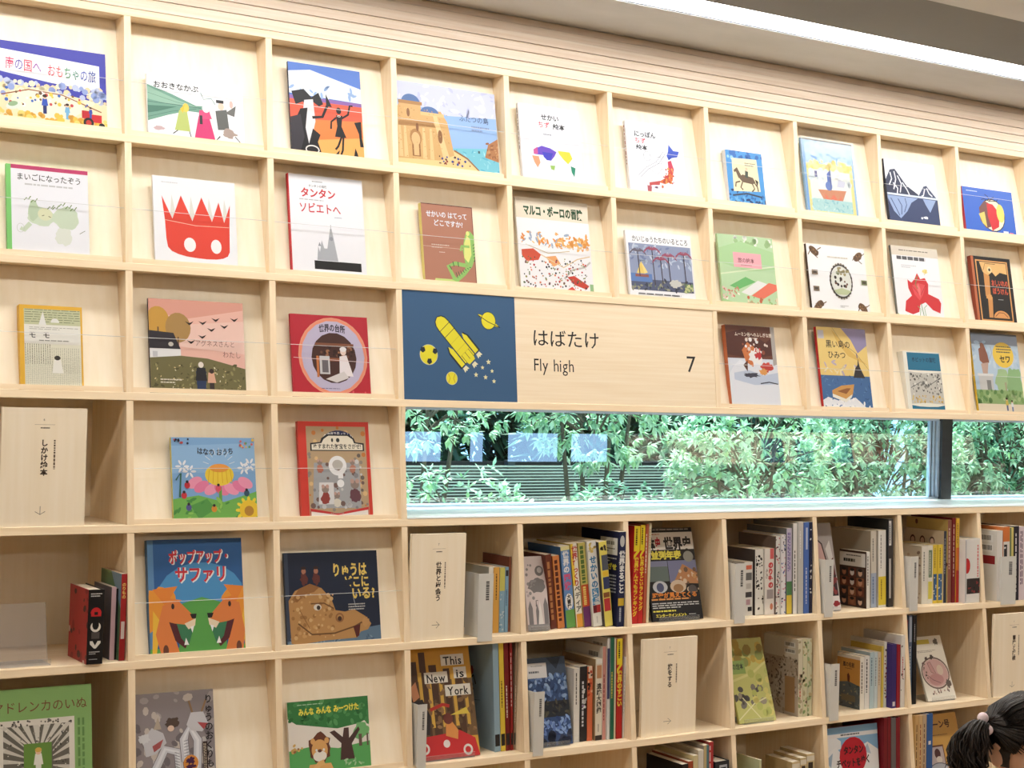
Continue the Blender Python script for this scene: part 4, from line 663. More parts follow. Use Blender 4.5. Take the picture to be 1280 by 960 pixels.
G1 = None
show(1, .047, .338, .214, 'blue toy-journey picture book with a red tractor, top left corner', C_toy, cov=(64, 66, 172))
show(1, .450, .725, .179, 'white picture book of people tugging green leaves, top row', C_turnip, cov=(240, 244, 250))
show(1, .867, 1.095, .273, 'picture book of black dancing silhouettes on an orange ground', C_dance, t=.008, cov=(40, 44, 60))
show(1, 1.207, 1.557, .265, 'wide picture book of a domed stone fortress by the sea', C_fort, cov=(190, 170, 150))
show(1, 1.642, 1.870, .251, 'pale picture book with a multicoloured world map', C_world, t=.012, cov=(232, 232, 236), spine=lambda a: a.vbars(.2, .06, .8, .6, 1, (120, 110, 110), 2))
show(1, 2.054, 2.287, .245, 'pale picture book with a map of Japan in blue and orange', C_japan, t=.012, cov=(232, 232, 236), spine=lambda a: a.vbars(.2, .06, .8, .6, 1, (150, 90, 80), 3))
show(1, 2.470, 2.632, .194, 'small blue book with a rider on a brown horse', C_horse, t=.018, cov=(74, 152, 220), scol=(230, 232, 236))
show(1, 2.825, 3.069, .278, 'yellow and blue sailing ship book in a clear sleeve', C_ship, t=.010, cov=(150, 190, 226), film=True)
show(1, 3.226, 3.488, .245, 'picture book of dark mountains mirrored in a navy lake', C_mount, t=.012, cov=(50, 56, 70))
show(1, 3.629, 3.909, .181, 'blue picture book with one large outlined apple', C_apple, t=.012, cov=(56, 106, 206), scol=(196, 70, 80))
show(2, .080, .290, .237, 'white picture book with pale green elephants, pink top edge', C_eleph, cov=(128, 208, 116))
show(2, .466, .700, .246, 'white picture book with a big red crown', C_crown, t=.008, cov=(240, 240, 240))
show(2, .861, 1.095, .293, 'white album with red title and grey spires, second row', C_soviet, t=.012, cov=(244, 244, 248), scol=(200, 40, 52))
show(2, 1.287, 1.464, .247, 'brown book with a striped green frog climbing its edge', C_frog, t=.016, cov=(182, 126, 104), scol=(224, 210, 130))
show(2, 1.622, 1.894, .298, 'tall picture book of a crowded orange town with green title', C_marco, t=.008, cov=(240, 236, 228))
show(2, 2.037, 2.305, .226, 'picture book of red palms and a small yellow sailboat', C_palms, cov=(240, 240, 244))
show(2, 2.422, 2.666, .246, 'light green picture book with a pink title label', C_green, cov=(190, 222, 176))
show(2, 2.822, 3.101, .243, 'white picture book with brown animals crawling in its corners', C_moles, cov=(240, 240, 240), scol=(70, 56, 46))
show(2, 3.240, 3.481, .270, 'white picture book with a large red flower', C_flower, cov=(240, 240, 240), scol=(120, 124, 120))
show(2, 3.662, 3.881, .262, 'black picture book framed in orange, second row far right', C_black, t=.018, cov=(26, 22, 22), scol=(150, 70, 50))
show(3, .113, .273, .218, 'yellow bordered novel with a line drawn town', C_momo, t=.022, name='novel', cov=(242, 190, 66))
show(3, .451, .719, .254, 'pink sky picture book with two figures on a brown meadow', C_autumn, t=.008, cov=(50, 40, 44))
show(3, .859, 1.100, .234, 'crimson square book with a round lilac plate and kitchen', C_kitchen, t=.008, cov=(170, 36, 50))
show(3, 2.440, 2.656, .281, 'brown and white snow scene book beside the number sign', C_snow, t=.018, cov=(200, 116, 76), scol=(206, 120, 80))
show(3, 2.853, 3.089, .294, 'album of a rowing boat and dark island under yellow sky', C_island, t=.012, cov=(60, 90, 140), scol=(196, 44, 48))
show(3, 3.268, 3.458, .225, 'thick small teal book with a cream band', C_teal, t=.030, name='novel', cov=(244, 242, 230), scol=(244, 242, 232))
show(3, 3.637, 3.896, .310, 'tall blue and green book with a yellow circle, third row far right', C_monkey, t=.010, cov=(190, 206, 220), scol=(236, 200, 70))
show(4, .510, .746, .228, 'blue picture book with a huge pink and yellow flower', C_bloom, cov=(134, 178, 226), scol=(226, 214, 110))
show(4, .878, 1.098, .277, 'red framed book with a white question mark and mice', C_mouse, t=.014, cov=(196, 56, 46))
show(5, .444, .707, .306, 'blue pop-up book with two roaring orange lions', C_safari, t=.018, cov=(60, 96, 140), scol=(60, 100, 140))
show(5, .829, 1.115, .261, 'dark blue picture book with a big tan dragon head', C_dragonq, t=.010, cov=(34, 42, 62))
show(6, .407, .620, .256, 'silver grey picture book of a coiling pale dragon', C_silver, t=.010, cov=(150, 142, 146))
show(6, .830, 1.075, .203, 'green picture book of a lion under a tree', C_lion, cov=(240, 234, 226))

# ------------------------------------------------------------------ books standing spine out on the lower shelves
def spine_book(label, xr, fz, y, t, h, lean=0.0, depth=None, spine=None, back=None, cov=WHT, bcol=None, name='book', group=None, hard=False):
    """spine towards the room; xr: its right lower edge"""
    depth = depth or min(0.72 * h, 0.20)
    o = book(name, label, group, depth, h, t, spine=spine, back=back, cov=cov, bcol=bcol or cov, hard=hard)
    a = math.radians(lean); M = Matrix.Rotation(a, 3, 'Y') @ Matrix.Rotation(PI / 2, 3, 'Z')
    o.rotation_euler = M.to_euler()
    # origin sits half a depth behind the spine, at the right lower edge
    dz = t * math.sin(-a) if a < 0 else 0.0
    o.location = (xr if a >= 0 else xr - t + t * math.cos(a), y + depth / 2, fz + 0.0005 + dz)
    return o

def run(r, c, place, lean, items, group):
    fz, fy = floor_of(r); prev = -9
    for it in items:
        desc, x0, w, h, dy = it[:5]; kw = it[5] if len(it) > 5 else {}
        ln = kw.pop('lean', lean)
        t = max(w * math.cos(math.radians(ln)) - 0.0006, 0.004)
        x0 = max(x0, prev + 0.0004)
        t = kw.pop('t', t)
        spine_book(desc + ', ' + place, x0 + t / math.cos(math.radians(ln)), fz, fy + dy, t, h, ln, group=group, **kw)
        prev = x0 + t / math.cos(math.radians(ln))

def T(t, c, bold=.03, y=.1, size=None, x=.5, **kw):
    """one vertical line of lettering down a spine"""
    def f(a):
        k = size or min(.8 / len(t), .7 * a.w / a.h)
        a.text(t, x, y, k, c, bold, vert=True)
    return f
def J(*fs):
    def f(a):
        for g in fs: g(a)
    return f
def R_(x0, y0, x1, y1, c): return lambda a: a.rect(x0, y0, x1, y1, c)
def V_(c, x0=.3, y0=.12, x1=.7, y1=.8, n=1, seed=1, fill=.6): return lambda a: a.vbars(x0, y0, x1, y1, n, c, seed, fill)
def B_(x0=.62, y0=.05, x1=.95, y1=.14, seed=1): return lambda a: a.barcode(x0, y0, x1, y1, seed)
def S_(n, cols, r0=.01, r1=.03, seed=1, box=(0, 0, 1, 1)): return lambda a: a.scat(n, box[0], box[1], box[2], box[3], cols, r0, r1, seed, .7)
def N_(x0, y0, x1, y1, n, c, seed=1): return lambda a: a.bars(x0, y0, x1, y1, n, c, seed)

D1 = (54, 50, 50); NAVY = (34, 40, 78); YEL = (244, 206, 66); CRM = (232, 222, 196)
# row 5, column 0
run(5, 0, 'left end shelf', 0.5, [
    ('thick black pop-up book with red and white letters', .2705, .042, .187, -.004, dict(cov=(26, 24, 26), bcol=(188, 56, 60), depth=.15, hard=True,
        back=J(R_(.0, .0, 1, 1, (188, 60, 62)), S_(20, [(236, 216, 206), (150, 40, 44), (60, 40, 40)], .03, .08, 3)),
        spine=J(lambda a: a.bars(.15, .05, .85, .11, 2, (220, 220, 220), 2), lambda a: a.ell(.5, .32, .075, .08, (206, 44, 50), a0=PI, a1=2 * PI).rect(.2, .31, .82, .36, (206, 44, 50)).rect(.4, .3, .62, .34, (26, 24, 26)),
                lambda a: a.ring(.5, .5, .07, .07, .032, (240, 236, 228)).rect(.3, .41, .7, .5, (26, 24, 26)), lambda a: a.rect(.26, .57, .76, .66, (86, 80, 80)), lambda a: a.poly([(.18, .69), (.34, .69), (.5, .75), (.66, .69), (.84, .69), (.84, .72), (.56, .79), (.44, .79), (.18, .73)], (240, 236, 228)), lambda a: a.bars(.15, .83, .8, .88, 2, (206, 206, 206), 4).bars(.15, .93, .8, .95, 1, (190, 190, 190), 5)))),
    ('pink spined picture book beside the black one', .3445, .013, .186, .040, dict(cov=(232, 196, 206), bcol=(120, 112, 120), depth=.14)),
    ('narrow black booklet', .3580, .0045, .182, .040, dict(cov=(40, 34, 36), depth=.14)),
    ('tall red book with yellow spine lettering', .3630, .0155, .221, .022, dict(cov=(176, 44, 46), bcol=(120, 156, 130), depth=.16, back=J(R_(0, 0, 1, 1, (110, 150, 110)), lambda a: a.poly([(.5, 0), (1, 0), (1, .4)], (150, 180, 200))), spine=J(T('のりもの', (244, 206, 110), .03, .1), R_(.2, .55, .8, .75, (232, 220, 216))))),
], 'pop-up books at the left end')
# row 5, column 3
run(5, 3, 'under the window corner', -0.6, [
    ('cream book mostly behind the grey card', 1.4930, .0165, .196, .055, dict(cov=(236, 232, 222), back=J(R_(0, 0, 1, 1, (206, 204, 190))))),
    ('orange-yellow spine book', 1.5118, .021, .194, .058, dict(cov=(242, 186, 92), spine=V_((110, 70, 40), .4, .1, .7, .5))),
    ('pale yellow and blue spine book', 1.5338, .0185, .193, .058, dict(cov=(150, 190, 220), spine=J(R_(0, 0, 1, .36, (226, 222, 120)), S_(14, [(90, 140, 190), (206, 226, 236)], .01, .02, 3, (0, .4, 1, 1))))),
    ('light blue spine book with dark label', 1.5532, .012, .194, .058, dict(cov=(150, 196, 232), spine=J(R_(.1, .05, .9, .14, (60, 60, 70)), V_((60, 90, 140), .3, .35, .7, .6)))),
    ('tall brown board book', 1.5667, .0085, .224, .060, dict(cov=(150, 92, 70), bcol=(140, 84, 66), depth=.15)),
], 'books beside the board under the window corner')
# row 5, column 4: a row leaning to the left and one big navy book
run(5, 4, 'beside the balloon book', -7.4, [
    ('dark brown spine book', 1.7193, .022, .228, .055, dict(cov=(112, 56, 42), spine=V_((190, 130, 80), .2, .1, .8, .9, 1, 2, .7))),
    ('orange spine book with dark letters', 1.7452, .025, .223, .055, dict(cov=(222, 140, 80), spine=V_((90, 44, 34), .2, .06, .85, .9, 1, 3, .7))),
    ('blue to green flag atlas with white oval', 1.7735, .0335, .251, .05, dict(cov=(110, 150, 206), bcol=(70, 110, 160), spine=J(R_(0, 0, 1, .05, (244, 236, 170)), T('世界の', (240, 240, 240), .05, .06, .09, .5), T('国旗', (226, 90, 130), .05, .34, .1, .5), R_(0, .78, 1, 1, (110, 170, 90)), lambda a: a.ell(.5, .68, .055, .1, (244, 244, 240)), T('大冒険', (40, 40, 44), .04, .59, .06, .5)))),
    ('yellow and white encyclopedia spine', 1.8105, .0245, .259, .05, dict(cov=(244, 240, 226), bcol=(226, 196, 90), spine=J(R_(0, 0, .4, .5, YEL), T('世界びっくり', (190, 66, 60), .04, .03, .08, .55), T('ペディア', (60, 56, 56), .03, .5, .08, .55), R_(.1, .84, 1, 1, (240, 170, 70))))),
    ('green, red and purple striped spine book', 1.8395, .027, .261, .05, dict(cov=(206, 196, 110), bcol=(226, 200, 130), spine=J(R_(0, .5, 1, .76, (206, 80, 50)), R_(0, .76, 1, 1, (110, 54, 110)), V_((90, 120, 60), .2, .04, .9, .48, 1, 5, .7), V_((244, 220, 120), .2, .52, .8, .74, 1, 6, .7)))),
    ('wide white atlas with blue lettering', 1.8688, .0335, .265, .042, dict(cov=(240, 240, 236), spine=J(S_(8, [(206, 210, 210), (226, 200, 110)], .01, .03, 3, (.1, .02, .9, .14)), T('せかいの', (60, 130, 180), .04, .17, .095, .5), T('図鑑', (70, 150, 206), .05, .55, .1, .5), R_(.1, .75, .5, .84, (120, 40, 50)), R_(.5, .75, .95, .84, (196, 60, 60)), V_((190, 190, 190), .4, .88, .6, .96)))),
    ('yellow and black chequered spine book', 1.9050, .030, .264, .032, dict(cov=(240, 226, 110), bcol=(90, 84, 80), spine=J(S_(4, [(60, 56, 60)], .02, .03, 2, (.3, .03, .8, .1)), R_(.2, .16, 1, .34, (90, 96, 110)), R_(.2, .42, 1, .56, (60, 70, 110)), R_(.1, .6, .9, .66, (150, 96, 60)), R_(.1, .67, .9, .82, (206, 66, 70)), R_(.2, .35, .9, .41, YEL)))),
], 'leaning row beside the balloon book')
run(5, 4, 'at the right of the leaning row', 0.0, [
    ('big navy book with white label on its cover', 1.9388, .0278, .293, .018, dict(cov=NAVY, bcol=(30, 34, 66), depth=.2, back=J(R_(0, 0, 1, 1, (32, 36, 70)), R_(.52, .07, .97, .25, (236, 236, 236)), B_(.56, .1, .94, .16), N_(.56, .18, .9, .23, 2, (90, 90, 90)), N_(.5, .28, .95, .34, 2, (206, 206, 206), 3), lambda a: a.text('めざせ', .6, .34, .07, (244, 230, 90), .05, wd=.36), N_(.5, .46, .95, .7, 7, (190, 194, 210), 5), lambda a: a.ell(.7, .8, .1, .06, (226, 120, 70)).ell(.74, .86, .08, .04, (240, 240, 240))),
        spine=J(lambda a: a.ell(.5, .1, .03, .06, (206, 206, 206)), T('世界まるごと', (240, 240, 240), .05, .2, .075, .5), R_(.1, .7, .9, .78, (226, 190, 60)), V_((200, 206, 220), .3, .8, .7, .95)))),
], 'leaning row beside the balloon book')
# row 5, column 5
RK = J(R_(0, .0, 1, .26, (246, 220, 50)), lambda a: a.poly([(0, .3), (1, .22), (1, .26), (0, .34)], (246, 220, 50)), V_((40, 36, 30), .25, .03, .75, .2, 1, 4))
run(5, 5, 'beside the history magazine', 0.6, [
    ('red spine with yellow ranking title, the farther left', 2.0195, .0235, .307, .05, dict(cov=(206, 44, 44), spine=J(RK, T('世界なんでもランキング', (246, 214, 60), .05, .32, .055, .5)))),
    ('red spine with yellow ranking title, the nearer right', 2.0440, .0185, .310, .05, dict(cov=(200, 40, 42), spine=J(RK, T('世界のすごいランキング', (246, 214, 60), .05, .32, .05, .5)))),
    ('rust coloured spine book', 2.0640, .0125, .312, .05, dict(cov=(190, 96, 70), spine=V_((240, 226, 206), .2, .1, .7, .5))),
    ('thin cream spine book', 2.0775, .0100, .315, .05, dict(cov=(234, 222, 190), spine=V_((160, 110, 90), .3, .06, .7, .3))),
], 'books beside the history magazine')
# row 5, column 6
run(5, 6, 'right of the history magazine', -1.6, [
    ('short book with collage spine behind the grey card', 2.4930, .036, .177, .06, dict(cov=(232, 230, 226), bcol=(224, 222, 216), back=J(R_(.5, .04, .95, .2, (60, 58, 58)), lambda a: a.ell(.72, .12, .05, .05, (236, 226, 206)), R_(.0, .3, .7, .5, (90, 90, 120))), spine=J(R_(.2, .06, .9, .14, (226, 120, 90)), R_(.1, .2, .9, .34, (110, 110, 110)), R_(.2, .4, .8, .5, (200, 196, 190)), R_(.1, .56, .9, .66, (70, 66, 70)), R_(.2, .7, .7, .8, (196, 160, 170)), R_(.4, .84, .9, .92, (40, 40, 44))))),
    ('white spine with bold black pattern', 2.5350, .037, .218, .055, dict(cov=(240, 238, 232), bcol=(84, 76, 76), spine=J(S_(26, [D1, (30, 28, 28)], .012, .03, 4, (.25, .08, .95, .95)), V_((60, 56, 56), .1, .1, .25, .6)))),
    ('white spine with a red column of letters', 2.5740, .041, .220, .05, dict(cov=(238, 232, 226), spine=J(R_(.55, .0, .95, .16, (226, 110, 110)), T('のりもの', (210, 66, 70), .07, .2, .1, .62), T('ふしぎ', (70, 66, 66), .03, .3, .05, .2), R_(.2, .62, .9, .76, (170, 160, 160)), lambda a: a.ell(.7, .88, .03, .05, (206, 130, 100))))),
    ('white mottled spine, dotted in red', 2.6175, .018, .261, .045, dict(cov=(232, 230, 226), bcol=(120, 104, 96), spine=S_(40, [(120, 50, 60), (206, 120, 130), (60, 60, 76)], .008, .018, 5))),
    ('white spine dotted blue and pink', 2.6370, .0197, .266, .04, dict(cov=(236, 234, 236), spine=S_(40, [(90, 110, 170), (206, 110, 140), (70, 66, 90)], .008, .018, 6))),
    ('lilac spine with green and yellow foot', 2.6590, .0234, .287, .038, dict(cov=(206, 198, 220), bcol=(120, 124, 130), spine=J(V_((110, 90, 160), .2, .05, .8, .5, 2, 7), R_(0, .62, 1, .78, (90, 140, 90)), R_(0, .78, 1, 1, (232, 206, 80))))),
    ('tall white spine with small black letters', 2.6845, .018, .303, .034, dict(cov=(242, 240, 238), bcol=(150, 148, 144), spine=V_((80, 76, 76), .3, .3, .7, .75, 1, 8))),
    ('tall grey spine book', 2.7045, .0225, .308, .03, dict(cov=(206, 204, 200), spine=V_((236, 236, 236), .3, .1, .6, .4))),
    ('tall clear blue spine book', 2.7285, .0229, .307, .028, dict(cov=(84, 120, 196), spine=J(R_(.35, .06, .7, .3, (206, 216, 236)), V_((226, 230, 240), .35, .5, .65, .9)))),
    ('tall navy spine with white dots', 2.7525, .0117, .307, .026, dict(cov=(36, 40, 70), spine=S_(10, [(236, 236, 240)], .01, .016, 3, (.2, .05, .8, .95)))),
], 'row right of the history magazine')
# row 5, column 7
def faces(a):
    a.rect(0, 0, 1, 1, (74, 52, 44)).rect(.0, .04, .96, .28, (236, 232, 226)).bars(.25, .08, .8, .12, 1, (80, 80, 80), 2).bars(.15, .15, .85, .22, 1, (40, 40, 40), 3, .8); R = random.Random(4)
    for i in range(4):
        for j in range(3):
            x0, y0 = .03 + .3 * j, .31 + .17 * i; a.rect(x0, y0, x0 + .28, y0 + .155, R.choice([(110, 60, 46), (60, 44, 44), (150, 96, 70), (86, 70, 66)]))
            a.ell(x0 + .14, y0 + .08, .05, .06, R.choice([(206, 150, 120), (226, 186, 160), (170, 110, 84), (230, 220, 214)])).ell(x0 + .14, y0 + .035, .05, .028, (40, 32, 30))
run(5, 7, 'right of the portrait book', -1.8, [
    ('book with a grid of small faces on its cover', 3.0325, .0175, .197, .04, dict(cov=(238, 236, 230), bcol=(74, 52, 44), depth=.13, back=faces, spine=V_((60, 60, 66), .3, .08, .7, .6))),
    ('grey-white spine with blue foot', 3.0640, .0274, .268, .05, dict(cov=(224, 218, 206), bcol=(176, 166, 150), spine=J(V_((110, 110, 110), .3, .1, .6, .4), R_(0, .55, 1, 1, (176, 190, 214)), V_((110, 130, 170), .3, .6, .7, .95)))),
    ('white spine with bright yellow lower half', 3.0960, .0405, .270, .045, dict(cov=(242, 240, 234), bcol=(206, 200, 190), spine=J(V_((150, 150, 150), .25, .06, .45, .5), R_(.0, .6, .9, .97, (240, 214, 70)), V_((110, 90, 50), .3, .64, .5, .9), R_(.9, 0, 1, 1, (60, 60, 60))))),
    ('black and white tall spine', 3.1400, .0235, .309, .04, dict(cov=(60, 56, 56), bcol=(56, 60, 64), spine=J(R_(.1, .02, .6, .3, (226, 226, 226)), R_(.15, .45, .5, .9, (206, 206, 206)), V_((40, 40, 40), .2, .05, .5, .28)))),
], 'row right of the portrait book')
# row 5, column 8
def dolls(a):
    a.rect(0, 0, 1, 1, (222, 206, 180))
    for x in (.2, .45, .7): a.ell(x, .16, .05, .07, (90, 60, 54)).ell(x, .165, .035, .05, (226, 196, 176)).ell(x, .28, .07, .06, (190, 150, 110))
run(5, 8, 'beside the white red-dot book', -1.0, [
    ('white spine with grey figures', 3.3210, .0308, .207, .055, dict(cov=(240, 236, 226), bcol=(222, 212, 194), back=S_(20, [(90, 80, 80), (150, 130, 120), (200, 180, 160)], .02, .05, 3, (.4, .1, .95, .9)), spine=V_((130, 130, 130), .3, .1, .6, .6, 1, 3))),
    ('white spine with a green panel', 3.3527, .0256, .209, .055, dict(cov=(240, 238, 228), spine=J(R_(.15, .08, .85, .55, (120, 140, 116)), R_(.1, .62, .9, .92, (226, 214, 90)), V_((230, 230, 220), .35, .12, .6, .5)))),
    ('yellow spine with blue foot, first of two', 3.3793, .022, .211, .055, dict(cov=(240, 210, 74), spine=J(V_((90, 80, 50), .35, .06, .65, .4), R_(.1, .5, .9, .95, (60, 100, 150)), S_(6, [(226, 230, 230)], .015, .02, 2, (.2, .55, .8, .9))))),
    ('yellow spine with blue foot, second of two', 3.4020, .0255, .211, .053, dict(cov=(242, 214, 80), spine=J(V_((90, 80, 50), .35, .06, .65, .4), R_(.1, .5, .9, .95, (70, 110, 160)), S_(6, [(226, 230, 230)], .015, .02, 4, (.2, .55, .8, .9))))),
    ('dark slate spine, taller than the yellow pair', 3.4285, .0140, .259, .05, dict(cov=(60, 66, 84), bcol=(206, 184, 150), back=dolls, spine=V_((190, 190, 200), .3, .1, .7, .6))),
    ('tall brown spine', 3.4435, .0200, .300, .045, dict(cov=(150, 96, 80), bcol=(214, 190, 120), back=S_(8, [(120, 80, 60), (190, 160, 100)], .03, .06, 5), spine=V_((226, 206, 190), .3, .1, .7, .6))),
    ('tall dark red spine', 3.4645, .0170, .308, .042, dict(cov=(130, 34, 40), spine=V_((226, 190, 170), .3, .08, .7, .7))),
    ('tall yellow and red spine', 3.4825, .0160, .306, .040, dict(cov=(240, 190, 60), spine=J(R_(0, .35, 1, .62, (226, 120, 50)), R_(0, .62, 1, 1, (196, 50, 46)), V_((70, 50, 40), .3, .06, .7, .3)))),
    ('big white book with a red dot and dark photograph', 3.5000, .0770, .232, .012, dict(cov=(244, 242, 240), spine=J(lambda a: a.ell(.12, .42, .07, .12, (206, 50, 50)), lambda a: a.vbars(.82, .1, .92, .6, 1, (226, 110, 110), 3, .8), R_(.1, .62, 1, .86, (60, 52, 52)), S_(14, [(226, 220, 216), (40, 36, 36), (150, 60, 60)], .015, .03, 3, (.12, .64, .98, .85)), R_(0, .02, .06, .98, (190, 190, 196))), hard=True)),
], 'row beside the white red-dot book')
# row 5, column 9
run(5, 9, 'shelf at the right edge', -1.2, [
    ('white book with two barcode labels', 3.6625, .0310, .259, .006, dict(cov=(238, 236, 232), bcol=(232, 230, 224), back=J(B_(.5, .06, .9, .17, 2), B_(.5, .2, .9, .31, 3), R_(.0, .36, .5, .46, (50, 44, 44)), R_(.6, .36, .95, .48, (150, 40, 44))))),
    ('orange topped black and white spine', 3.6945, .0345, .273, .004, dict(cov=(226, 130, 70), spine=J(R_(0, .2, 1, 1, (236, 232, 226)), R_(.1, .24, .6, .95, (44, 44, 50)), S_(9, [(236, 236, 236)], .015, .03, 2, (.15, .26, .55, .9))))),
    ('yellow-green slim spine', 3.7300, .0208, .270, .004, dict(cov=(226, 214, 130), spine=J(R_(0, .0, .4, 1, (110, 130, 100)), R_(.4, .5, 1, .7, (150, 190, 110))))),
    ('black spine with white letters', 3.7520, .0285, .275, .004, dict(cov=(50, 46, 60), spine=V_((230, 226, 230), .3, .1, .7, .9))),
    ('pale pink spine', 3.7815, .0335, .272, .004, dict(cov=(236, 220, 230), spine=V_((110, 90, 120), .2, .06, .7, .8, 2))),
], 'row at the right edge under the window')
# row 6, column 3
def blue_back(a): a.rect(0, 0, 1, 1, (160, 188, 206)).line([(.3, .4), (.44, .34), (.5, .42)], .02, (60, 60, 70)).blob(.34, .46, .06, .05, (50, 54, 66), 3).blob(.4, .3, .03, .04, (190, 80, 70), 4).line([(.3, .6), (.3, .9)], .008, (120, 150, 170)).line([(.5, .6), (.5, .9)], .008, (120, 150, 170)).line([(.28, .58), (.62, .56)], .008, (120, 150, 170))
tagb = lambda a: a.rect(.1, .84, .9, .95, (40, 38, 38))
run(6, 3, 'beside the city book', -3.4, [
    ('light blue picture book, cover partly seen', 1.5027, .0204, .318, .05, dict(cov=(156, 186, 206), bcol=(150, 180, 200), back=blue_back, depth=.2, spine=tagb, hard=True)),
    ('yellow slim spine', 1.5245, .0163, .319, .05, dict(cov=(240, 210, 74), spine=J(tagb, V_((90, 70, 40), .3, .35, .7, .6)), hard=True)),
    ('dark red spine with white letters', 1.5418, .0155, .320, .05, dict(cov=(128, 34, 36), spine=J(tagb, V_((236, 226, 220), .3, .4, .7, .7)), hard=True)),
    ('bright red thin spine', 1.5583, .0090, .320, .05, dict(cov=(160, 40, 40), spine=J(tagb, V_((240, 226, 220), .3, .1, .7, .6)), hard=True, lean=-2.6)),
    ('taupe thin spine', 1.5680, .0065, .318, .05, dict(cov=(170, 146, 124), spine=J(tagb, V_((240, 230, 220), .3, .4, .7, .75)), hard=True, lean=-.4)),
], 'row beside the city book')
# row 6, column 4
run(6, 4, 'beside the lake photo book', -1.2, [
    ('short white spine with black letters', 1.7870, .021, .224, .055, dict(cov=(240, 238, 234), spine=V_((90, 88, 88), .35, .06, .65, .5, 1, 2))),
    ('black spine with small figures', 1.8090, .0276, .229, .055, dict(cov=(44, 40, 42), bcol=(226, 222, 216), back=J(B_(.6, .06, .95, .16, 3)), spine=J(V_((220, 220, 226), .3, .2, .7, .8, 1, 3), S_(10, [(150, 120, 170), (226, 226, 226)], .015, .03, 3, (.4, .3, 1, .6))))),
    ('orange spine', 1.8375, .0200, .227, .055, dict(cov=(224, 116, 76), spine=J(R_(.2, .0, .9, .16, (236, 214, 190)), S_(14, [(190, 70, 50), (60, 50, 50), (240, 190, 150)], .015, .03, 4, (0, .05, 1, .4))))),
    ('tan and white atlas of ruins', 1.8640, .0258, .249, .05, dict(cov=(238, 230, 212), bcol=(190, 160, 120), spine=J(R_(.1, 0, 1, .06, (246, 246, 240)), R_(.2, .08, .9, .24, (206, 150, 110)), T('遺跡大図鑑', (60, 54, 50), .03, .3, .075, .52), V_((110, 100, 96), .4, .8, .6, .9), R_(0, .94, 1, 1, (60, 50, 46))))),
    ('pink spine', 1.8910, .0128, .285, .05, dict(cov=(222, 160, 150), bcol=(236, 232, 226), back=J(B_(.6, .06, .9, .14, 4)), spine=V_((130, 50, 60), .3, .3, .7, .8))),
    ('navy and white thin spine', 1.9045, .0100, .311, .045, dict(cov=(60, 66, 110), bcol=(226, 224, 220), back=J(R_(0, 0, 1, 1, (232, 228, 222)), B_(.6, .05, .9, .12, 5)), spine=J(R_(0, .6, 1, 1, (226, 226, 226)), R_(0, 0, 1, .1, (230, 230, 230))))),
    ('dark green spine with yellow letters', 1.9152, .0145, .313, .043, dict(cov=(44, 110, 84), bcol=(210, 214, 214), spine=V_((236, 214, 90), .3, .34, .7, .6))),
    ('thin cream spine', 1.9304, .0065, .310, .043, dict(cov=(232, 220, 190))),
    ('yellow over red ranking spine', 1.9376, .0215, .308, .04, dict(cov=(196, 42, 42), spine=J(RK, T('世界のすごい', (246, 220, 70), .06, .32, .06, .5)))),
    ('white slim spine at the right', 1.9605, .0065, .250, .04, dict(cov=(236, 232, 228), spine=V_((140, 140, 140), .3, .2, .7, .7), lean=.3)),
], 'row beside the lake photo book')
# row 6, column 6
def village(a):
    a.rect(0, 0, 1, 1, (190, 176, 158)).rect(0, 0, 1, .26, (226, 220, 206)); B_(.6, .05, .92, .12, 2)(a); B_(.6, .14, .92, .2, 3)(a)
    a.scat(160, 0, .24, 1, .8, [(120, 106, 94), (150, 136, 120), (90, 80, 74), (206, 196, 180)], .008, .028, 3, .6).rect(.62, .5, .9, .96, (176, 140, 100)).scat(40, .0, .76, .6, 1, [(130, 116, 100), (166, 150, 130)], .01, .03, 4)
run(6, 6, 'right of the yellow-green book', -1.7, [
    ('cream spine with red letters and drawn village cover', 2.7000, .020, .259, .05, dict(cov=(226, 220, 196), bcol=(190, 176, 158), depth=.17, back=village, spine=J(V_((190, 60, 60), .3, .45, .7, .8), S_(14, [(150, 166, 120), (180, 170, 140)], .02, .04, 3)))),
    ('middle cream and green spine', 2.7205, .0205, .259, .05, dict(cov=(224, 222, 190), spine=S_(24, [(140, 166, 110), (190, 180, 140), (120, 100, 84)], .015, .035, 4))),
    ('right cream and pale green spine', 2.7415, .0208, .258, .05, dict(cov=(220, 224, 196), spine=S_(24, [(160, 186, 140), (200, 190, 150), (130, 140, 100)], .015, .035, 5))),
], 'matching drawn-cover books')
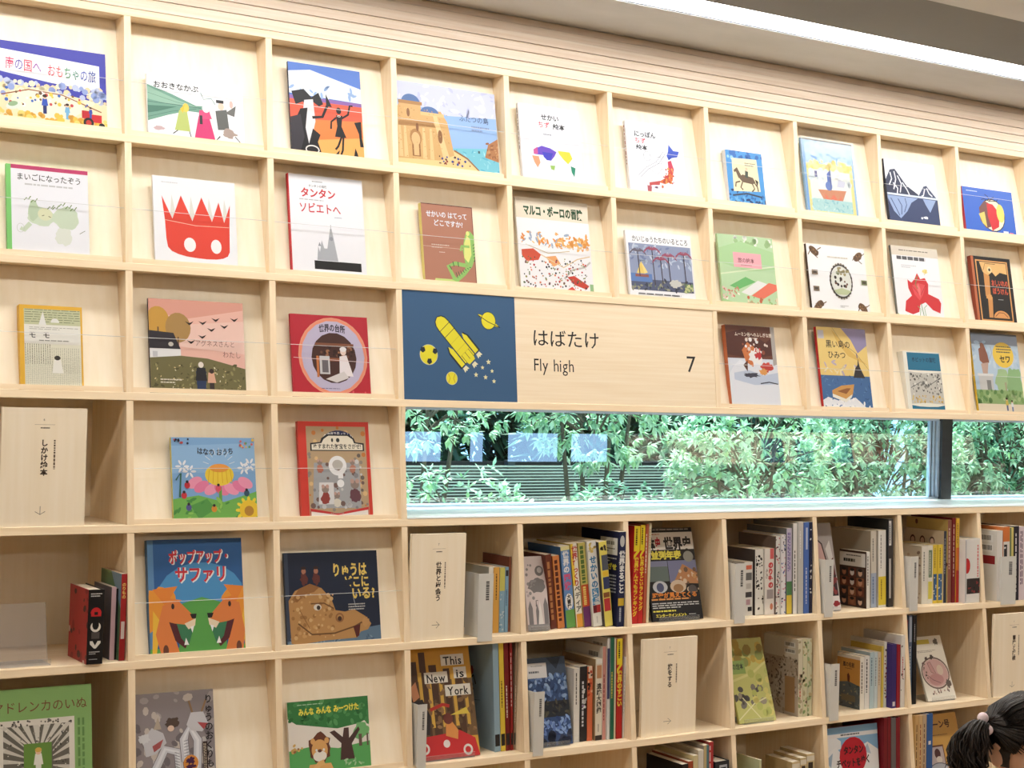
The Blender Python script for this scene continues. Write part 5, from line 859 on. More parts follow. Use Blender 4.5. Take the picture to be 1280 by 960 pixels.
# row 6, column 7
def swan(a): a.rect(0, 0, 1, 1, (206, 150, 76)).rect(0, 0, 1, .06, (240, 232, 220)).text('風の名前', .25, .13, .1, (70, 50, 40), .03, wd=.5).bars(.35, .25, .65, .28, 1, (110, 80, 50), 2).poly([(0, .55), (.5, .5), (1, .56), (1, 1), (0, 1)], (90, 100, 104)).scat(30, 0, .56, 1, .95, [(120, 130, 130), (70, 76, 80), (150, 140, 110)], .02, .05, 3, .4).poly([(.46, .5), (.44, .38), (.5, .34), (.56, .4), (.55, .52)], (110, 60, 40)).rect(.2, .76, .8, .88, (120, 110, 90))
run(6, 7, 'behind the tall grey card', -0.9, [
    ('orange lake cover book with white spine', 2.9850, .0215, .181, .05, dict(cov=(240, 236, 228), bcol=(206, 150, 76), depth=.11, back=swan, spine=V_((90, 80, 76), .3, .1, .7, .7))),
    ('small white spine with black letters', 3.0075, .0235, .183, .05, dict(cov=(240, 238, 236), bcol=(206, 206, 210), spine=V_((60, 60, 66), .3, .06, .7, .7))),
    ('pale blue spine', 3.0320, .0205, .195, .05, dict(cov=(190, 214, 224), bcol=(176, 190, 196), spine=V_((100, 120, 140), .3, .1, .7, .6))),
    ('blue-white spine', 3.0535, .0167, .194, .05, dict(cov=(214, 228, 234), spine=V_((110, 120, 130), .3, .1, .7, .6, 1, 3))),
    ('cream peach spine', 3.0712, .0145, .193, .05, dict(cov=(238, 218, 190), spine=V_((150, 120, 100), .3, .1, .7, .6))),
    ('yellow spine', 3.0867, .0095, .213, .048, dict(cov=(236, 210, 90), bcol=(220, 190, 90), depth=.15, back=R_(.3, .1, .6, .2, (60, 50, 40)))),
    ('white spine with black ornament', 3.0970, .0125, .228, .046, dict(cov=(240, 238, 232), bcol=(226, 222, 214), spine=J(S_(20, [(50, 46, 46), (150, 50, 50)], .01, .02, 3, (.3, .1, .9, .9))))),
    ('indigo spine with white foot label', 3.1105, .0215, .222, .022, dict(cov=(64, 48, 118), spine=R_(.2, .9, .75, .97, (236, 230, 236)), hard=True)),
    ('dark red spine beside the indigo one', 3.1330, .0160, .219, .020, dict(cov=(160, 36, 50), hard=True)),
    ('tall white spine at the right', 3.1500, .0195, .251, .018, dict(cov=(242, 238, 234), bcol=(226, 222, 216), back=B_(.6, .12, .92, .22, 6), spine=J(V_((190, 80, 80), .3, .3, .7, .6), S_(6, [(60, 56, 56)], .01, .02, 3)))),
], 'row behind the tall grey card')
# row 6, column 8
run(6, 8, 'left of the oval wreath book', -1.0, [
    ('thin red and white spine', 3.2050, .0110, .296, .05, dict(cov=(170, 60, 60), spine=R_(.1, .4, .9, .9, (206, 210, 220)))),
    ('silver blue spine', 3.2170, .0160, .314, .045, dict(cov=(90, 110, 140), spine=J(R_(.1, .02, .9, .3, (170, 180, 200)), V_((220, 226, 236), .3, .35, .7, .7)))),
    ('tall black spine', 3.2340, .0190, .314, .042, dict(cov=(24, 24, 30), spine=V_((190, 190, 200), .35, .1, .6, .3))),
], 'row left of the oval wreath book')
# row 7
run(7, 5, 'lowest row left of the manga', -1.6, [
    ('black flat spined book', 2.1608, .0250, .251, .02, dict(cov=(44, 36, 36))),
    ('orange-red book', 2.1865, .0190, .258, .02, dict(cov=(176, 80, 50), bcol=(170, 84, 56))),
    ('cream yellow book', 2.2062, .0195, .274, .02, dict(cov=(226, 214, 170), bcol=(222, 208, 160))),
    ('white spine book', 2.2262, .0215, .289, .02, dict(cov=(236, 232, 222), bcol=(190, 180, 160))),
    ('teal and tan spine book', 2.2482, .0213, .302, .02, dict(cov=(206, 186, 140), bcol=(160, 150, 140), spine=R_(.55, 0, 1, 1, (90, 130, 140)))),
    ('red spine book', 2.2700, .0176, .311, .02, dict(cov=(190, 60, 60), bcol=(150, 60, 56), spine=V_((240, 220, 216), .1, .04, .5, .9))),
    ('thick black box with a white frame', 2.2950, .0580, .245, .02, dict(cov=(46, 48, 54), spine=J(R_(.3, .05, .85, .3, (190, 196, 206)), R_(.38, .08, .78, .27, (46, 48, 54))), hard=True)),
], 'lowest row left of the manga')
for k, (x, w, h) in enumerate(((2.6203, .0350, .211), (2.6565, .0275, .221), (2.6850, .0350, .231))):
    run(7, 6, 'lowest row, ' + ('left', 'middle', 'right')[k] + ' of three', -1.0, [('tan comic volume', x, w, h, .02, dict(cov=(226, 206, 160), bcol=(206, 180, 132), depth=.13, name='comic_book', spine=J(R_(0, .03, 1, .1, (240, 232, 214)), R_(.2, .12, .8, .3, (60, 50, 44)), V_((120, 90, 60), .3, .35, .7, .8))))], 'tan comic volumes in the lowest row')
run(7, 6, 'lowest row beside the tan comics', 0, [('pale green booklet', 2.4700, .0090, .235, .015, dict(cov=(206, 214, 176), bcol=(206, 214, 176), depth=.14, name='booklet'))], 'tan comic volumes in the lowest row')
run(7, 7, 'beside the red circle album', -1.8, [
    ('dark red spine, left of the grey one', 3.0559, .0328, .317, .03, dict(cov=(132, 30, 40), spine=lambda a: a.line([(.5, 0), (.5, 1)], .012, (90, 20, 30)), hard=True)),
    ('grey spine between dark red ones', 3.0905, .0233, .314, .03, dict(cov=(110, 104, 106), hard=True)),
    ('dark red spine, right of the grey one', 3.1145, .0195, .312, .03, dict(cov=(140, 34, 44), hard=True)),
], 'row beside the red circle album')
run(7, 8, 'lowest row near the child', -0.7, [
    ('first tan spine', 3.1930, .0175, .314, .02, dict(cov=(214, 176, 120), bcol=(200, 160, 100), spine=V_((110, 80, 50), .3, .1, .7, .8, 1, 2), hard=True)),
    ('second tan spine with red marks', 3.2115, .0175, .313, .02, dict(cov=(224, 190, 140), spine=V_((160, 70, 50), .3, .1, .7, .8, 1, 3), hard=True)),
    ('third tan spine beside the blue one', 3.2300, .0190, .314, .02, dict(cov=(206, 180, 150), spine=V_((120, 90, 70), .3, .1, .7, .8, 1, 4), hard=True)),
    ('blue spine', 3.2500, .0300, .315, .02, dict(cov=(52, 100, 170), spine=R_(.3, .3, .7, .34, (240, 240, 240)), hard=True)),
], 'row in the lowest shelf near the child')

# ------------------------------------------------------------------ books face out on the lower shelves, each on a clear stand
def stand(x, fz, y, w, k, label, h=0.16):
    """clear acrylic easel: foot, back plate and front lip"""
    t = thing('acrylic_stand', label, 'book stand', (x, y, fz), 'clear acrylic book stands')
    m = MB(); m.box(-w / 2, w / 2, -.006, .045 + k * h, .0004, .0030); m.build('foot', MACRYL, t)
    m = MB(); m.box(-w / 2, w / 2, -.006, -.003, .0031, .016); m.build('front_lip', MACRYL, t)
    m = MB(); o = .020
    m.add([(-w / 2, o, .0032), (w / 2, o, .0032), (w / 2, o + k * h, h), (-w / 2, o + k * h, h), (-w / 2, o + .003, .0032), (w / 2, o + .003, .0032), (w / 2, o + .003 + k * h, h), (-w / 2, o + .003 + k * h, h)],
          [(0, 1, 2, 3), (7, 6, 5, 4), (0, 4, 5, 1), (3, 2, 6, 7), (0, 3, 7, 4), (1, 5, 6, 2)]); m.build('back_plate', MACRYL, t)
    return t
def facing(r, xl, xr, h, k, dy, label, front, t=.014, stand_label=None, zoff=.0034, sw=None, **kw):
    fz, fy = floor_of(r)
    o = book(kw.pop('name', 'picture_book'), label, None, xr - xl, h, t, front=front, **kw)
    o.location = ((xl + xr) / 2, fy + dy, fz + zoff); o.rotation_euler = (-math.atan(k), 0, 0)
    if stand_label: stand((xl + xr) / 2 + .0, fz, fy + dy, sw or (xr - xl) * .8, k, stand_label, min(.16, h * .7))
    return o
def F_balloon(a):
    a.rect(0, 0, 1, 1, (222, 208, 206)).ell(.7, .2, .07, .07, (120, 116, 116)).ell(.72, .19, .04, .04, (190, 184, 182)).blob(.56, .4, .14, .1, (130, 126, 126), 3, .15).scat(16, .05, .1, .5, .6, [(190, 176, 176), (150, 146, 146)], .01, .025, 3)
    for x, w_, y in ((.08, .2, .7), (.42, .14, .74), (.78, .2, .66)): a.poly([(x, 1), (x, y), (x + w_ / 2, y - .1), (x + w_, y), (x + w_, 1)], (130, 126, 128))
    a.rect(0, .92, 1, 1, (150, 146, 146)).poly([(.5, .92), (.62, .6), (.74, .92)], (240, 234, 230)).line([(.45, .68), (.46, .6), (.55, .6)], .012, (90, 86, 86))
def F_mag(a):
    a.rect(0, 0, 1, 1, (34, 32, 34)).rect(.02, .05, 1, .24, (236, 232, 226)).bars(.06, .015, .95, .035, 1, (200, 190, 180), 2).bars(.08, .065, .5, .085, 1, (190, 110, 60), 3).text('日本史', -.0, .1, .145, [(50, 46, 46), (50, 46, 46), (196, 40, 60)], .05, wd=.34).text('世界史', .4, .1, .145, (44, 40, 42), .05, wd=.56)
    a.rect(.0, .24, 1, .35, (40, 38, 36)).text('並列年表', .12, .25, .095, (240, 226, 90), .05, wd=.6).poly([(.02, .36), (.42, .36), (.42, .58), (.02, .58)], (110, 124, 120)).rect(.02, .36, .42, .42, (136, 140, 170)).poly([(.43, .36), (1, .36), (1, .6), (.43, .6)], (130, 134, 170)).poly([(.5, .6), (.72, .4), (1, .5), (1, .62)], (196, 140, 96)).scat(30, .5, .46, 1, .7, [(206, 160, 110), (120, 96, 80), (226, 206, 180)], .01, .03, 3).ell(.86, .32, .07, .06, (150, 150, 140)).ell(.22, .64, .1, .065, (206, 210, 220)).ell(.22, .645, .05, .05, (90, 96, 130)).ell(.58, .64, .11, .07, (220, 200, 176)).ell(.58, .66, .07, .045, (170, 130, 90)).ell(.86, .68, .06, .05, (90, 84, 84))
    a.text('歴史が見えてくる', .04, .7, .06, (230, 140, 60), .05, wd=.9).bars(.02, .765, .96, .785, 1, (232, 160, 90), 5, .8).bars(.02, .81, .95, .88, 3, (206, 206, 206), 6).bars(.02, .89, .7, .91, 1, (240, 230, 90), 7, .8).text('エンターテインメント', .06, .925, .04, (240, 226, 90), .04, wd=.62).bars(.72, .94, .95, .955, 1, (220, 220, 220), 8)
def F_port(a):
    a.rect(0, 0, 1, 1, (236, 230, 228)).rect(0, 0, 1, .62, (176, 168, 166)).poly([(0, .2), (.34, .26), (.5, .44), (.42, .66), (.2, .72), (0, .7)], (216, 176, 170)).line([(.0, .18), (.3, .24), (.46, .42), (.4, .62)], .02, (80, 60, 60)).poly([(.5, .3), (.8, .2), (.9, .4), (.7, .5)], (226, 222, 220)).poly([(.44, .5), (.9, .4), (.96, .74), (.6, .8), (.4, .7)], (110, 40, 46)).poly([(.55, .6), (.95, .6), (.97, .84), (.6, .84)], (60, 40, 42)).scat(14, .5, .5, .95, .82, [(230, 226, 224), (150, 60, 60)], .01, .03, 3).blob(.78, .93, .06, .03, (150, 40, 44), 4)
def F_city(a):
    a.rect(0, 0, 1, 1, (222, 168, 60)).rect(.0, .3, 1, .82, (120, 92, 60))
    for x, y, w_ in ((.02, .12, .14), (.2, .04, .1), (.34, .16, .12), (.56, .2, .1), (.74, .26, .1)): a.rect(x, y, x + w_, .8, (84, 58, 40))
    for x in (.17, .31, .48, .68, .86): a.rect(x, .22, x + .05, .72, (226, 180, 80))
    a.scat(60, 0, .3, 1, .8, [(140, 106, 70), (100, 76, 52), (160, 124, 84)], .01, .03, 3, 1.6).poly([(.0, .84), (.1, .8), (.5, .78), (.72, .76), (.95, .84), (1, 1), (0, 1)], (206, 50, 52)).ell(.16, .9, .05, .05, (236, 230, 224)).ell(.16, .9, .03, .03, (206, 50, 52)).ell(.5, .87, .035, .035, (240, 234, 230)).ell(.82, .94, .05, .05, (236, 230, 224)).ell(.82, .94, .03, .03, (206, 50, 52))
    a.poly([(.5, .8), (.52, .68), (.6, .66), (.7, .76), (.68, .84)], (226, 150, 80)).ell(.56, .65, .05, .05, (120, 60, 50)).poly([(.02, .36), (.12, .3), (.16, .44), (.06, .48)], (206, 140, 100)).poly([(.02, .48), (.2, .46), (.3, .62), (.26, .78), (.04, .76)], (50, 44, 44)).rect(.1, .52, .26, .56, (226, 190, 80)).line([(.3, .56), (.5, .52), (.6, .54)], .03, (196, 60, 50)).poly([(.6, .62), (.86, .56), (.9, .62)], (240, 214, 90))
    for t_, x, y, w_ in (('This', .54, .075, .36), ('New', .26, .225, .36), ('is', .72, .195, .2), ('York', .56, .35, .4)):
        a.rect(x, y, x + w_, y + .1, (244, 240, 230)); a.text(t_, x + .03, y + .0, .105, (40, 36, 36), .02, wd=w_ - .06)
def F_lake(a):
    a.rect(0, 0, 1, 1, (60, 84, 130)).rect(0, 0, 1, .22, (70, 84, 106)).scat(120, 0, .2, 1, .56, [(120, 150, 206), (160, 190, 232), (50, 70, 110), (84, 116, 170)], .012, .04, 3, .6).rect(0, .5, 1, .68, (44, 48, 56)).scat(40, 0, .5, 1, .66, [(70, 66, 60), (34, 36, 44), (90, 84, 70)], .02, .05, 4, .4).scat(90, 0, .68, 1, .88, [(110, 140, 206), (150, 180, 230), (50, 70, 120)], .012, .04, 5, .5).scat(24, 0, .86, 1, 1, [(40, 46, 66), (60, 66, 90)], .03, .06, 6).poly([(.5, .0), (.75, .14), (.9, 0)], (44, 54, 70)).rect(.0, .06, .5, .23, (240, 240, 244)).bars(.1, .09, .4, .11, 1, (170, 174, 180), 2).bars(.04, .15, .46, .2, 1, (110, 116, 126), 3)
def F_map(a):
    a.rect(0, 0, 1, 1, (206, 206, 126)).scat(30, 0, 0, 1, .3, [(196, 170, 80), (160, 140, 70), (216, 190, 96), (150, 160, 90)], .03, .07, 2).rect(.02, .26, .42, .42, (150, 176, 100)).text('の絵本', .08, .29, .08, (70, 76, 60), .02, wd=.3).line([(0, .5), (.6, .42), (1, .3)], .03, (226, 222, 150)).scat(16, 0, .58, .8, .8, [(130, 124, 116), (90, 86, 84), (160, 150, 130)], .03, .06, 4, .8).line([(0, .96), (.5, .78), (1, .7)], .016, (236, 232, 180)).line([(.2, .7), (.6, .96)], .014, (236, 232, 180)).scat(20, .5, .4, 1, 1, [(190, 196, 110), (226, 216, 130)], .03, .06, 6)
def F_wreath(a):
    a.rect(0, 0, 1, 1, (242, 236, 222)).rect(.1, .05, .56, .12, (226, 206, 90)).blob(.78, .1, .05, .05, (110, 104, 96), 3, .35).bars(.06, .22, .7, .26, 2, (170, 160, 150), 2).ring(.5, .58, .3, .25, .025, (120, 96, 92)).ell(.5, .58, .27, .22, (216, 176, 172)).poly([(.3, .42), (.4, .4), (.52, .6), (.46, .66), (.36, .56)], (206, 160, 156)).line([(.3, .42), (.4, .4), (.52, .6), (.36, .56), (.3, .42)], .008, (110, 84, 84)).ell(.48, .68, .16, .09, (200, 150, 148)).line([(.2, .6), (.36, .68), (.6, .74)], .008, (110, 84, 84)).ell(.68, .54, .07, .08, (226, 206, 190)).blob(.5, .33, .05, .03, (80, 70, 66), 4, .4).blob(.3, .34, .03, .025, (80, 70, 66), 5, .4).blob(.86, .76, .05, .07, (110, 96, 90), 6, .35).scat(12, .12, .38, .2, .8, [(120, 100, 96), (80, 70, 68)], .01, .02, 7).scat(14, .2, .82, .86, .9, [(190, 160, 150), (110, 90, 86)], .012, .02, 8)
def F_peak(a):
    a.rect(0, 0, 1, 1, (240, 244, 250)).rect(0, 0, 1, .32, (140, 186, 226)).poly([(0, .14), (.14, .08), (.3, .16), (.3, .24), (0, .3)], (240, 244, 250)).rect(0, .075, 1, .12, (240, 240, 244)).bars(.3, .085, .66, .105, 1, (100, 100, 110), 2, .8).poly([(0, .3), (.2, .22), (.3, .3), (.6, .26), (.8, .2), (1, .3), (1, 1), (0, 1)], (246, 248, 252)).poly([(.7, .3), (.8, .22), (.86, .34)], (190, 206, 226)).poly([(.0, .36), (.14, .28), (.1, .44)], (170, 194, 220)).ell(.52, .34, .215, .215, (198, 36, 52)).text('タンタン', .34, .22, .1, (40, 24, 28), .04, wd=.38).text('チベットを', .2, .36, .1, (40, 24, 28), .04, wd=.46).text('ゆく', .66, .34, .1, (40, 24, 28), .04, wd=.18)
def F_sail(a):
    a.rect(0, 0, 1, 1, (222, 174, 92)).text('ユニ', -.0, .07, .1, (70, 40, 34), .03, wd=.2).text('コーン号', .2, .07, .1, (70, 40, 34), .03, wd=.6).bars(.3, .24, .7, .26, 1, (150, 110, 60), 2).rect(.12, .36, .52, .6, (110, 64, 46)).rect(.14, .38, .5, .58, (206, 190, 190)).ell(.34, .46, .05, .06, (90, 50, 50)).ell(.36, .53, .05, .04, (236, 226, 216)).ell(.32, .78, .25, .22, (190, 194, 206)).ring(.32, .78, .25, .22, .012, (120, 120, 130)).poly([(.2, .72), (.3, .66), (.36, .7), (.34, .8), (.2, .8)], (226, 206, 130)).poly([(.18, .82), (.46, .8), (.42, .88), (.22, .88)], (90, 76, 60)).line([(.3, .64), (.31, .82)], .008, (70, 56, 44)).blob(.72, .66, .1, .1, (196, 146, 70), 3, .3)
facing(5, 1.623, 1.702, .222, .20, .035, 'narrow grey book of balloons over castle towers', F_balloon, t=.012, stand_label='clear stand under the grey balloon book', cov=(214, 202, 200))
facing(5, 2.108, 2.312, .298, .26, .052, 'black history magazine with yellow and white headlines', F_mag, t=.010, stand_label='clear stand under the black history magazine', name='magazine', hard=False, cov=(34, 32, 34))
facing(5, 2.836, 2.912, .300, .22, .040, 'narrow grey and red portrait book beside a grey card', F_port, t=.010, stand_label='clear stand under the narrow portrait book', cov=(236, 230, 228))
facing(6, 1.225, 1.440, .318, .28, .030, 'brown and yellow city book with English title', F_city, t=.010, stand_label='clear stand under the brown city book', cov=(206, 60, 50))
facing(6, 1.632, 1.772, .262, .23, .036, 'blue lake photograph book with a white title label', F_lake, t=.010, stand_label='clear stand under the blue lake book', cov=(60, 84, 130))
facing(6, 2.432, 2.590, .275, .34, .036, 'yellow-green leaning book with drawn houses', F_map, t=.010, stand_label='clear stand under the yellow-green book', cov=(200, 200, 120))
facing(6, 3.318, 3.464, .232, .40, .045, 'cream book with a pink oval wreath drawing', F_wreath, t=.008, stand_label='clear stand under the oval wreath book', cov=(236, 228, 212), hard=False)
facing(7, 2.794, 3.042, .298, .10, .030, 'white mountain album with a red circle title', F_peak, t=.010, zoff=.0006, cov=(170, 60, 66))
facing(7, 3.300, 3.495, .298, .30, .030, 'golden album with a grey ship disc in lowest row', F_sail, t=.010, zoff=.0006, cov=(216, 170, 90))
fz, fy = floor_of(6)
g = book('picture_book', 'light green book with a black city drawing, bottom left corner', None, .275, .292, .012, front=C_dog, cov=(146, 190, 118))
g.location = (.156, fy + .018, fz + .0006); g.rotation_euler = (-math.atan(.14), 0, 0)
fz, fy = floor_of(5)
stand(.090, fz, fy + .03, .20, .22, 'empty clear stand on the left end shelf', .15)

# ------------------------------------------------------------------ wooden title boards, grey index cards, the sign
def plaque(r, xl, xr, h, dy, text, label, arrow, ruby=True, num='7'):
    fz, fy = floor_of(r); w = xr - xl
    t = thing('title_board', label, 'shelf label', ((xl + xr) / 2, fy + dy, fz + .0006), 'wooden title boards')
    a = Art(w, h); k = .062; K = (70, 56, 44)
    a.text(num, .48, .085, .028, K, .0).line([(.38, .142), (.62, .142)], .002, (130, 110, 88)).bars(.45, .165, .56, .175, 1, K, 2, .9).text(text, .5, .265, k, K, .035, vert=True)
    if ruby: a.vbars(.61, .27, .63, .27 + k * min(len(text), 5) * .8, 1, (110, 92, 74), 4, 1)
    if arrow == 'right': a.line([(.4, .86), (.54, .86)], .004, K).line([(.48, .83), (.54, .86), (.48, .89)], .004, K)
    else: a.line([(.47, .83), (.47, .9)], .004, K).line([(.41, .875), (.47, .9), (.53, .875)], .004, K)
    m = MB(); m.box(-w / 2, w / 2, 0, .012, 0, h, mat=0); m.art(a, (-w / 2, 0, h), (1, 0, 0), (0, 0, -1), (0, -1, 0), mat=1)
    m.build('board', [MPANEL, MPRINT], t)
plaque(4, .058, .271, .296, .008, 'しかけ絵本', 'wooden board with vertical text and a down arrow, left end', 'down', num='6')
plaque(5, 1.2035, 1.382, .303, .010, '世界と出会う', 'wooden board with vertical text under the window corner', 'right')
plaque(6, 2.017, 2.233, .302, .020, '旅をする', 'wooden board with vertical text between two shelves of books', 'right')
plaque(6, 3.617, 3.832, .300, .010, '冒険と探検', 'wooden board with vertical text behind the child', 'down')
def card(r, xr, fl, pl, h, label):
    fz, fy = floor_of(r); m = MB(); t = .0015; y0 = fy - .0022
    root = thing('index_card', label, 'index card', (xr, y0, fz), 'grey index cards hooked on the shelf edges')
    m.box(-fl, 0, 0, t, -.012, h); m.build('front_flap', MCARD, root)
    m = MB(); m.box(-fl, -fl + t, t + .0001, pl, .0005, h); m.build('side_flap', MCARD, root)
    a = Art(fl, h); a.vbars(.5, .12, .5 + .25, .42, 1, (96, 96, 98), int(xr * 100), .9)
    m = MB(); m.art(a, (-fl, 0, h), (1, 0, 0), (0, 0, -1), (0, -1, 0)); m.build('lettering', MPRINT, root)
for r, xr, fl, pl, h, lb in ((5, 3.756, .080, .065, .165, 'at the right edge under the window'), (5, 3.240, .040, .055, .180, 'left of the white and yellow spines'), (5, 2.831, .038, .055, .182, 'in front of the portrait book'), (5, 2.441, .045, .065, .182, 'right of the history magazine'),
                             (5, 1.472, .050, .075, .185, 'right of the board under the window corner'), (6, 1.2395, .030, .050, .172, 'in front of the city book'), (6, 1.638, .036, .055, .177, 'in front of the lake photo book'), (6, 2.834, .042, .060, .178, 'left of the orange lake cover book')):
    card(r, xr, fl, pl, h, 'grey card with black vertical print ' + lb)

sx0, sx1 = XS[X0 + 3] + .0003, XS[X0 + 6] - UT - .0003
s0, s1 = SS[2] + .0004, SS[3] - BT - .0004; sh = s1 - s0; bx = 1.5905
sg = thing('sign', 'wooden sign panel with a blue rocket picture and number seven', 'sign', ((sx0 + sx1) / 2, ys(s1, .003), zs(s1)))
sg.rotation_euler = (-AL, 0, 0)
cx_ = (sx0 + sx1) / 2
a = Art(bx - sx0, sh); YW = (246, 236, 60); NV = (66, 104, 146); OL = (44, 52, 60)
a.rect(0, 0, 1, 1, NV)
def rot_poly(pts, ang=math.radians(-43), c=(.47, .46), s=1.0):
    ca, sa = math.cos(ang), math.sin(ang); hw = a.h / a.w
    return [(c[0] + (x * ca - y * sa) * s * hw, c[1] + (x * sa + y * ca) * s) for x, y in pts]
def part_(pts, grow=.008):
    a.poly(rot_poly([(x * (1 + grow / .06) if abs(x) > .001 else x, y + (grow if y > 0 else -grow)) for x, y in pts]), OL); a.poly(rot_poly(pts), YW)
body = [(-.066, .2), (-.066, -.2), (-.06, -.25), (-.04, -.285), (0, -.305), (.04, -.285), (.06, -.25), (.066, -.2), (.066, .2)]
part_([(-.125, .2), (-.125, .02), (-.1, -.03), (-.078, .02), (-.078, .2)]); part_([(.078, .2), (.078, .02), (.1, -.03), (.125, .02), (.125, .2)]); part_(body)
for y in (-.19, -.115): a.line(rot_poly([(-.066, y), (.066, y)]), .006, OL)
for y in (-.03, .06, .12): a.line(rot_poly([(-.066, y), (.066, y)]), .003, (206, 190, 60))
for x in (-.05, 0, .05): a.line(rot_poly([(x, .12), (x, .2)]), .005, OL)
a.poly(rot_poly([(-.05, .2), (.05, .2), (.04, .235), (-.04, .235)]), YW)
for x in (-.1, 0, .1):
    yb = .25 if x == 0 else .215
    a.poly(rot_poly([(x - .022, yb), (x + .022, yb), (x + .03, yb + .045), (x + .008, yb + .035), (x, yb + .05), (x - .008, yb + .035), (x - .03, yb + .045)]), (244, 242, 206))
a.ell(.22, .585, .093, .093, YW).ring(.22, .585, .095, .095, .006, (226, 226, 190))
for dx, dy in ((-.05, -.045), (.055, -.035), (.005, .06)): a.ell(.22 + dx, .585 + dy, .028, .03, OL, n=5, rot=.3)
a.ell(.415, .795, .06, .06, YW).ring(.415, .795, .062, .062, .005, (226, 226, 190)).line([(.385, .75), (.4, .795), (.385, .84)], .005, (190, 150, 50)).line([(.445, .75), (.43, .795), (.445, .84)], .005, (190, 150, 50))
a.ell(.755, .24, .13, .022, OL, .45).ell(.755, .24, .125, .018, YW, .45).ell(.755, .24, .082, .085, OL).ell(.755, .24, .077, .08, YW).line([(.66, .19), (.75, .25), (.86, .3)], .007, OL)
def star(x, y, r):
    hw = a.h / a.w; a.poly([(x + math.sin(PI * k / 5) * (r if k % 2 == 0 else r * .45) * hw, y - math.cos(PI * k / 5) * (r if k % 2 == 0 else r * .45)) for k in range(10)], (244, 242, 196))
for x, y, r in ((.745, .63, .028), (.69, .685, .022), (.775, .715, .022), (.63, .755, .026), (.715, .775, .026), (.79, .81, .024)): star(x, y, r)
m = MB(); x0 = sx0 - cx_; m.box(x0, bx - cx_, 0, .01, 0, sh, NV); m.art(a, (x0, 0, sh), (1, 0, 0), (0, 0, -1), (0, -1, 0)); m.build('picture_panel', MPRINT, sg)
a = Art(sx1 - bx, sh); K = (36, 32, 32)
a.text('はばたけ', .075, .285, .18, K, .004, wd=.33).text('Fly high', .08, .545, .17, K, .0, wd=.195).text('7', .845, .44, .235, K, .0, wd=.058)
m = MB(); x0 = bx + .0003 - cx_; m.box(x0, sx1 - cx_, 0, .01, 0, sh, mat=0); m.art(a, (x0, 0, sh), (1, 0, 0), (0, 0, -1), (0, -1, 0), mat=1); m.build('name_panel', [MSIGN, MPRINT], sg)
# clear cords strung in front of the displayed books
for r, x0, x1, lb in ((1, -.38, 4.75, 'the top row of displayed books'), (2, -.38, 4.75, 'the second row of displayed books'), (3, -.38, XS[X0 + 3] - UT, 'the third row left of the sign'), (3, XS[X0 + 6], 4.75, 'the third row right of the sign'),
                      (4, XS[X0 + 1], XS[X0 + 3] - UT, 'the flower and mice books'), (5, XS[X0 + 1], XS[X0 + 3] - UT, 'the lion and dragon books')):
    s = SS[r] - BT - .145; m = MB(); yy = ys(s, .0085); m.tube([(x0, yy, zs(s)), (x1, yy, zs(s))], .0007, 6)
    tag(m.build('retaining_cord', MCORD), 'thin clear cord strung across ' + lb, 'cord', 'clear retaining cords')

# ------------------------------------------------------------------ outside the window: slatted screen, shrubs, ground
m = MB(); m.box(-4, 16, 0.33, 14, -0.12, -0.02); o = m.build('ground_outside', MSOIL); o['kind'] = 'structure'
def leaf_cluster(m, p, out, R, size, cols, n):
    up = Vector((0, 0, 1)); out = out.normalized()
    a = out.orthogonal().normalized(); b = out.cross(a)
    for k in range(n):
        t = 2 * PI * k / n + R.uniform(-.3, .3); spread = R.uniform(.6, 1.25)
        d = (out * math.cos(spread) + (a * math.cos(t) + b * math.sin(t)) * math.sin(spread) - up * R.uniform(.1, .55)).normalized()
        L = size * R.uniform(.7, 1.25); w = L * R.uniform(.16, .24)
        s = d.cross(up); s = s.normalized() if s.length > 1e-3 else a
        nn = s.cross(d).normalized(); b0 = p + d * L * .08; mid = p + d * L * .5 + nn * L * .04; tip = p + d * L - up * L * .12
        m.add([b0, mid + s * w - nn * w * .35, tip, mid - s * w - nn * w * .35, mid], [(0, 4, 1), (4, 2, 1), (0, 3, 4), (4, 3, 2)], R.choice(cols))
def shrub(name, label, cat, x, y, rx, ry, z0, z1, n, size, cols, seed, group, leaves=8, stems=4, dens=1.0):
    R = random.Random(seed); t = thing(name, label, cat, (x, y, -.02), group); m = MB(); st = MB(); zc, rz = (z0 + z1) / 2 + .02, (z1 - z0) / 2
    for i in range(n):
        while True:
            q = Vector((R.uniform(-1, 1), R.uniform(-1, 1), R.uniform(-1, 1)))
            if .25 < q.length < 1: break
        if R.random() < .75: q = q.normalized() * R.uniform(.75, 1.02)
        p = Vector((q.x * rx, q.y * ry, zc + q.z * rz))
        leaf_cluster(m, p, Vector((q.x, q.y - .35, q.z * .6 + .15)), R, size, cols, leaves)
        if i % 9 == 0: st.tube([(q.x * rx * .2, q.y * ry * .2, zc + q.z * rz * .4 - .1), tuple(p * .6 + Vector((0, 0, zc)) * .4), tuple(p)], [.006, .004, .002], 5)
    for k in range(stems):
        a = 2 * PI * k / stems; st.tube([(.04 * math.cos(a), .04 * math.sin(a), -.0), (rx * .25 * math.cos(a), ry * .25 * math.sin(a), zc * .55), (rx * .5 * math.cos(a), ry * .5 * math.sin(a), zc + rz * .3)], [.022, .014, .006], 7)
    m.build('foliage', MLEAF, t); st.build('stem', MBARK, t)
    return t
LG = [(176, 208, 178), (156, 196, 162), (196, 220, 192), (136, 182, 146), (208, 228, 200), (166, 204, 150)]
LM = [(122, 166, 132), (104, 152, 118), (142, 182, 146), (112, 160, 128)]
LD = [(56, 92, 60), (44, 78, 52), (70, 106, 70), (38, 66, 46)]
SG = 'shrubs outside the window'
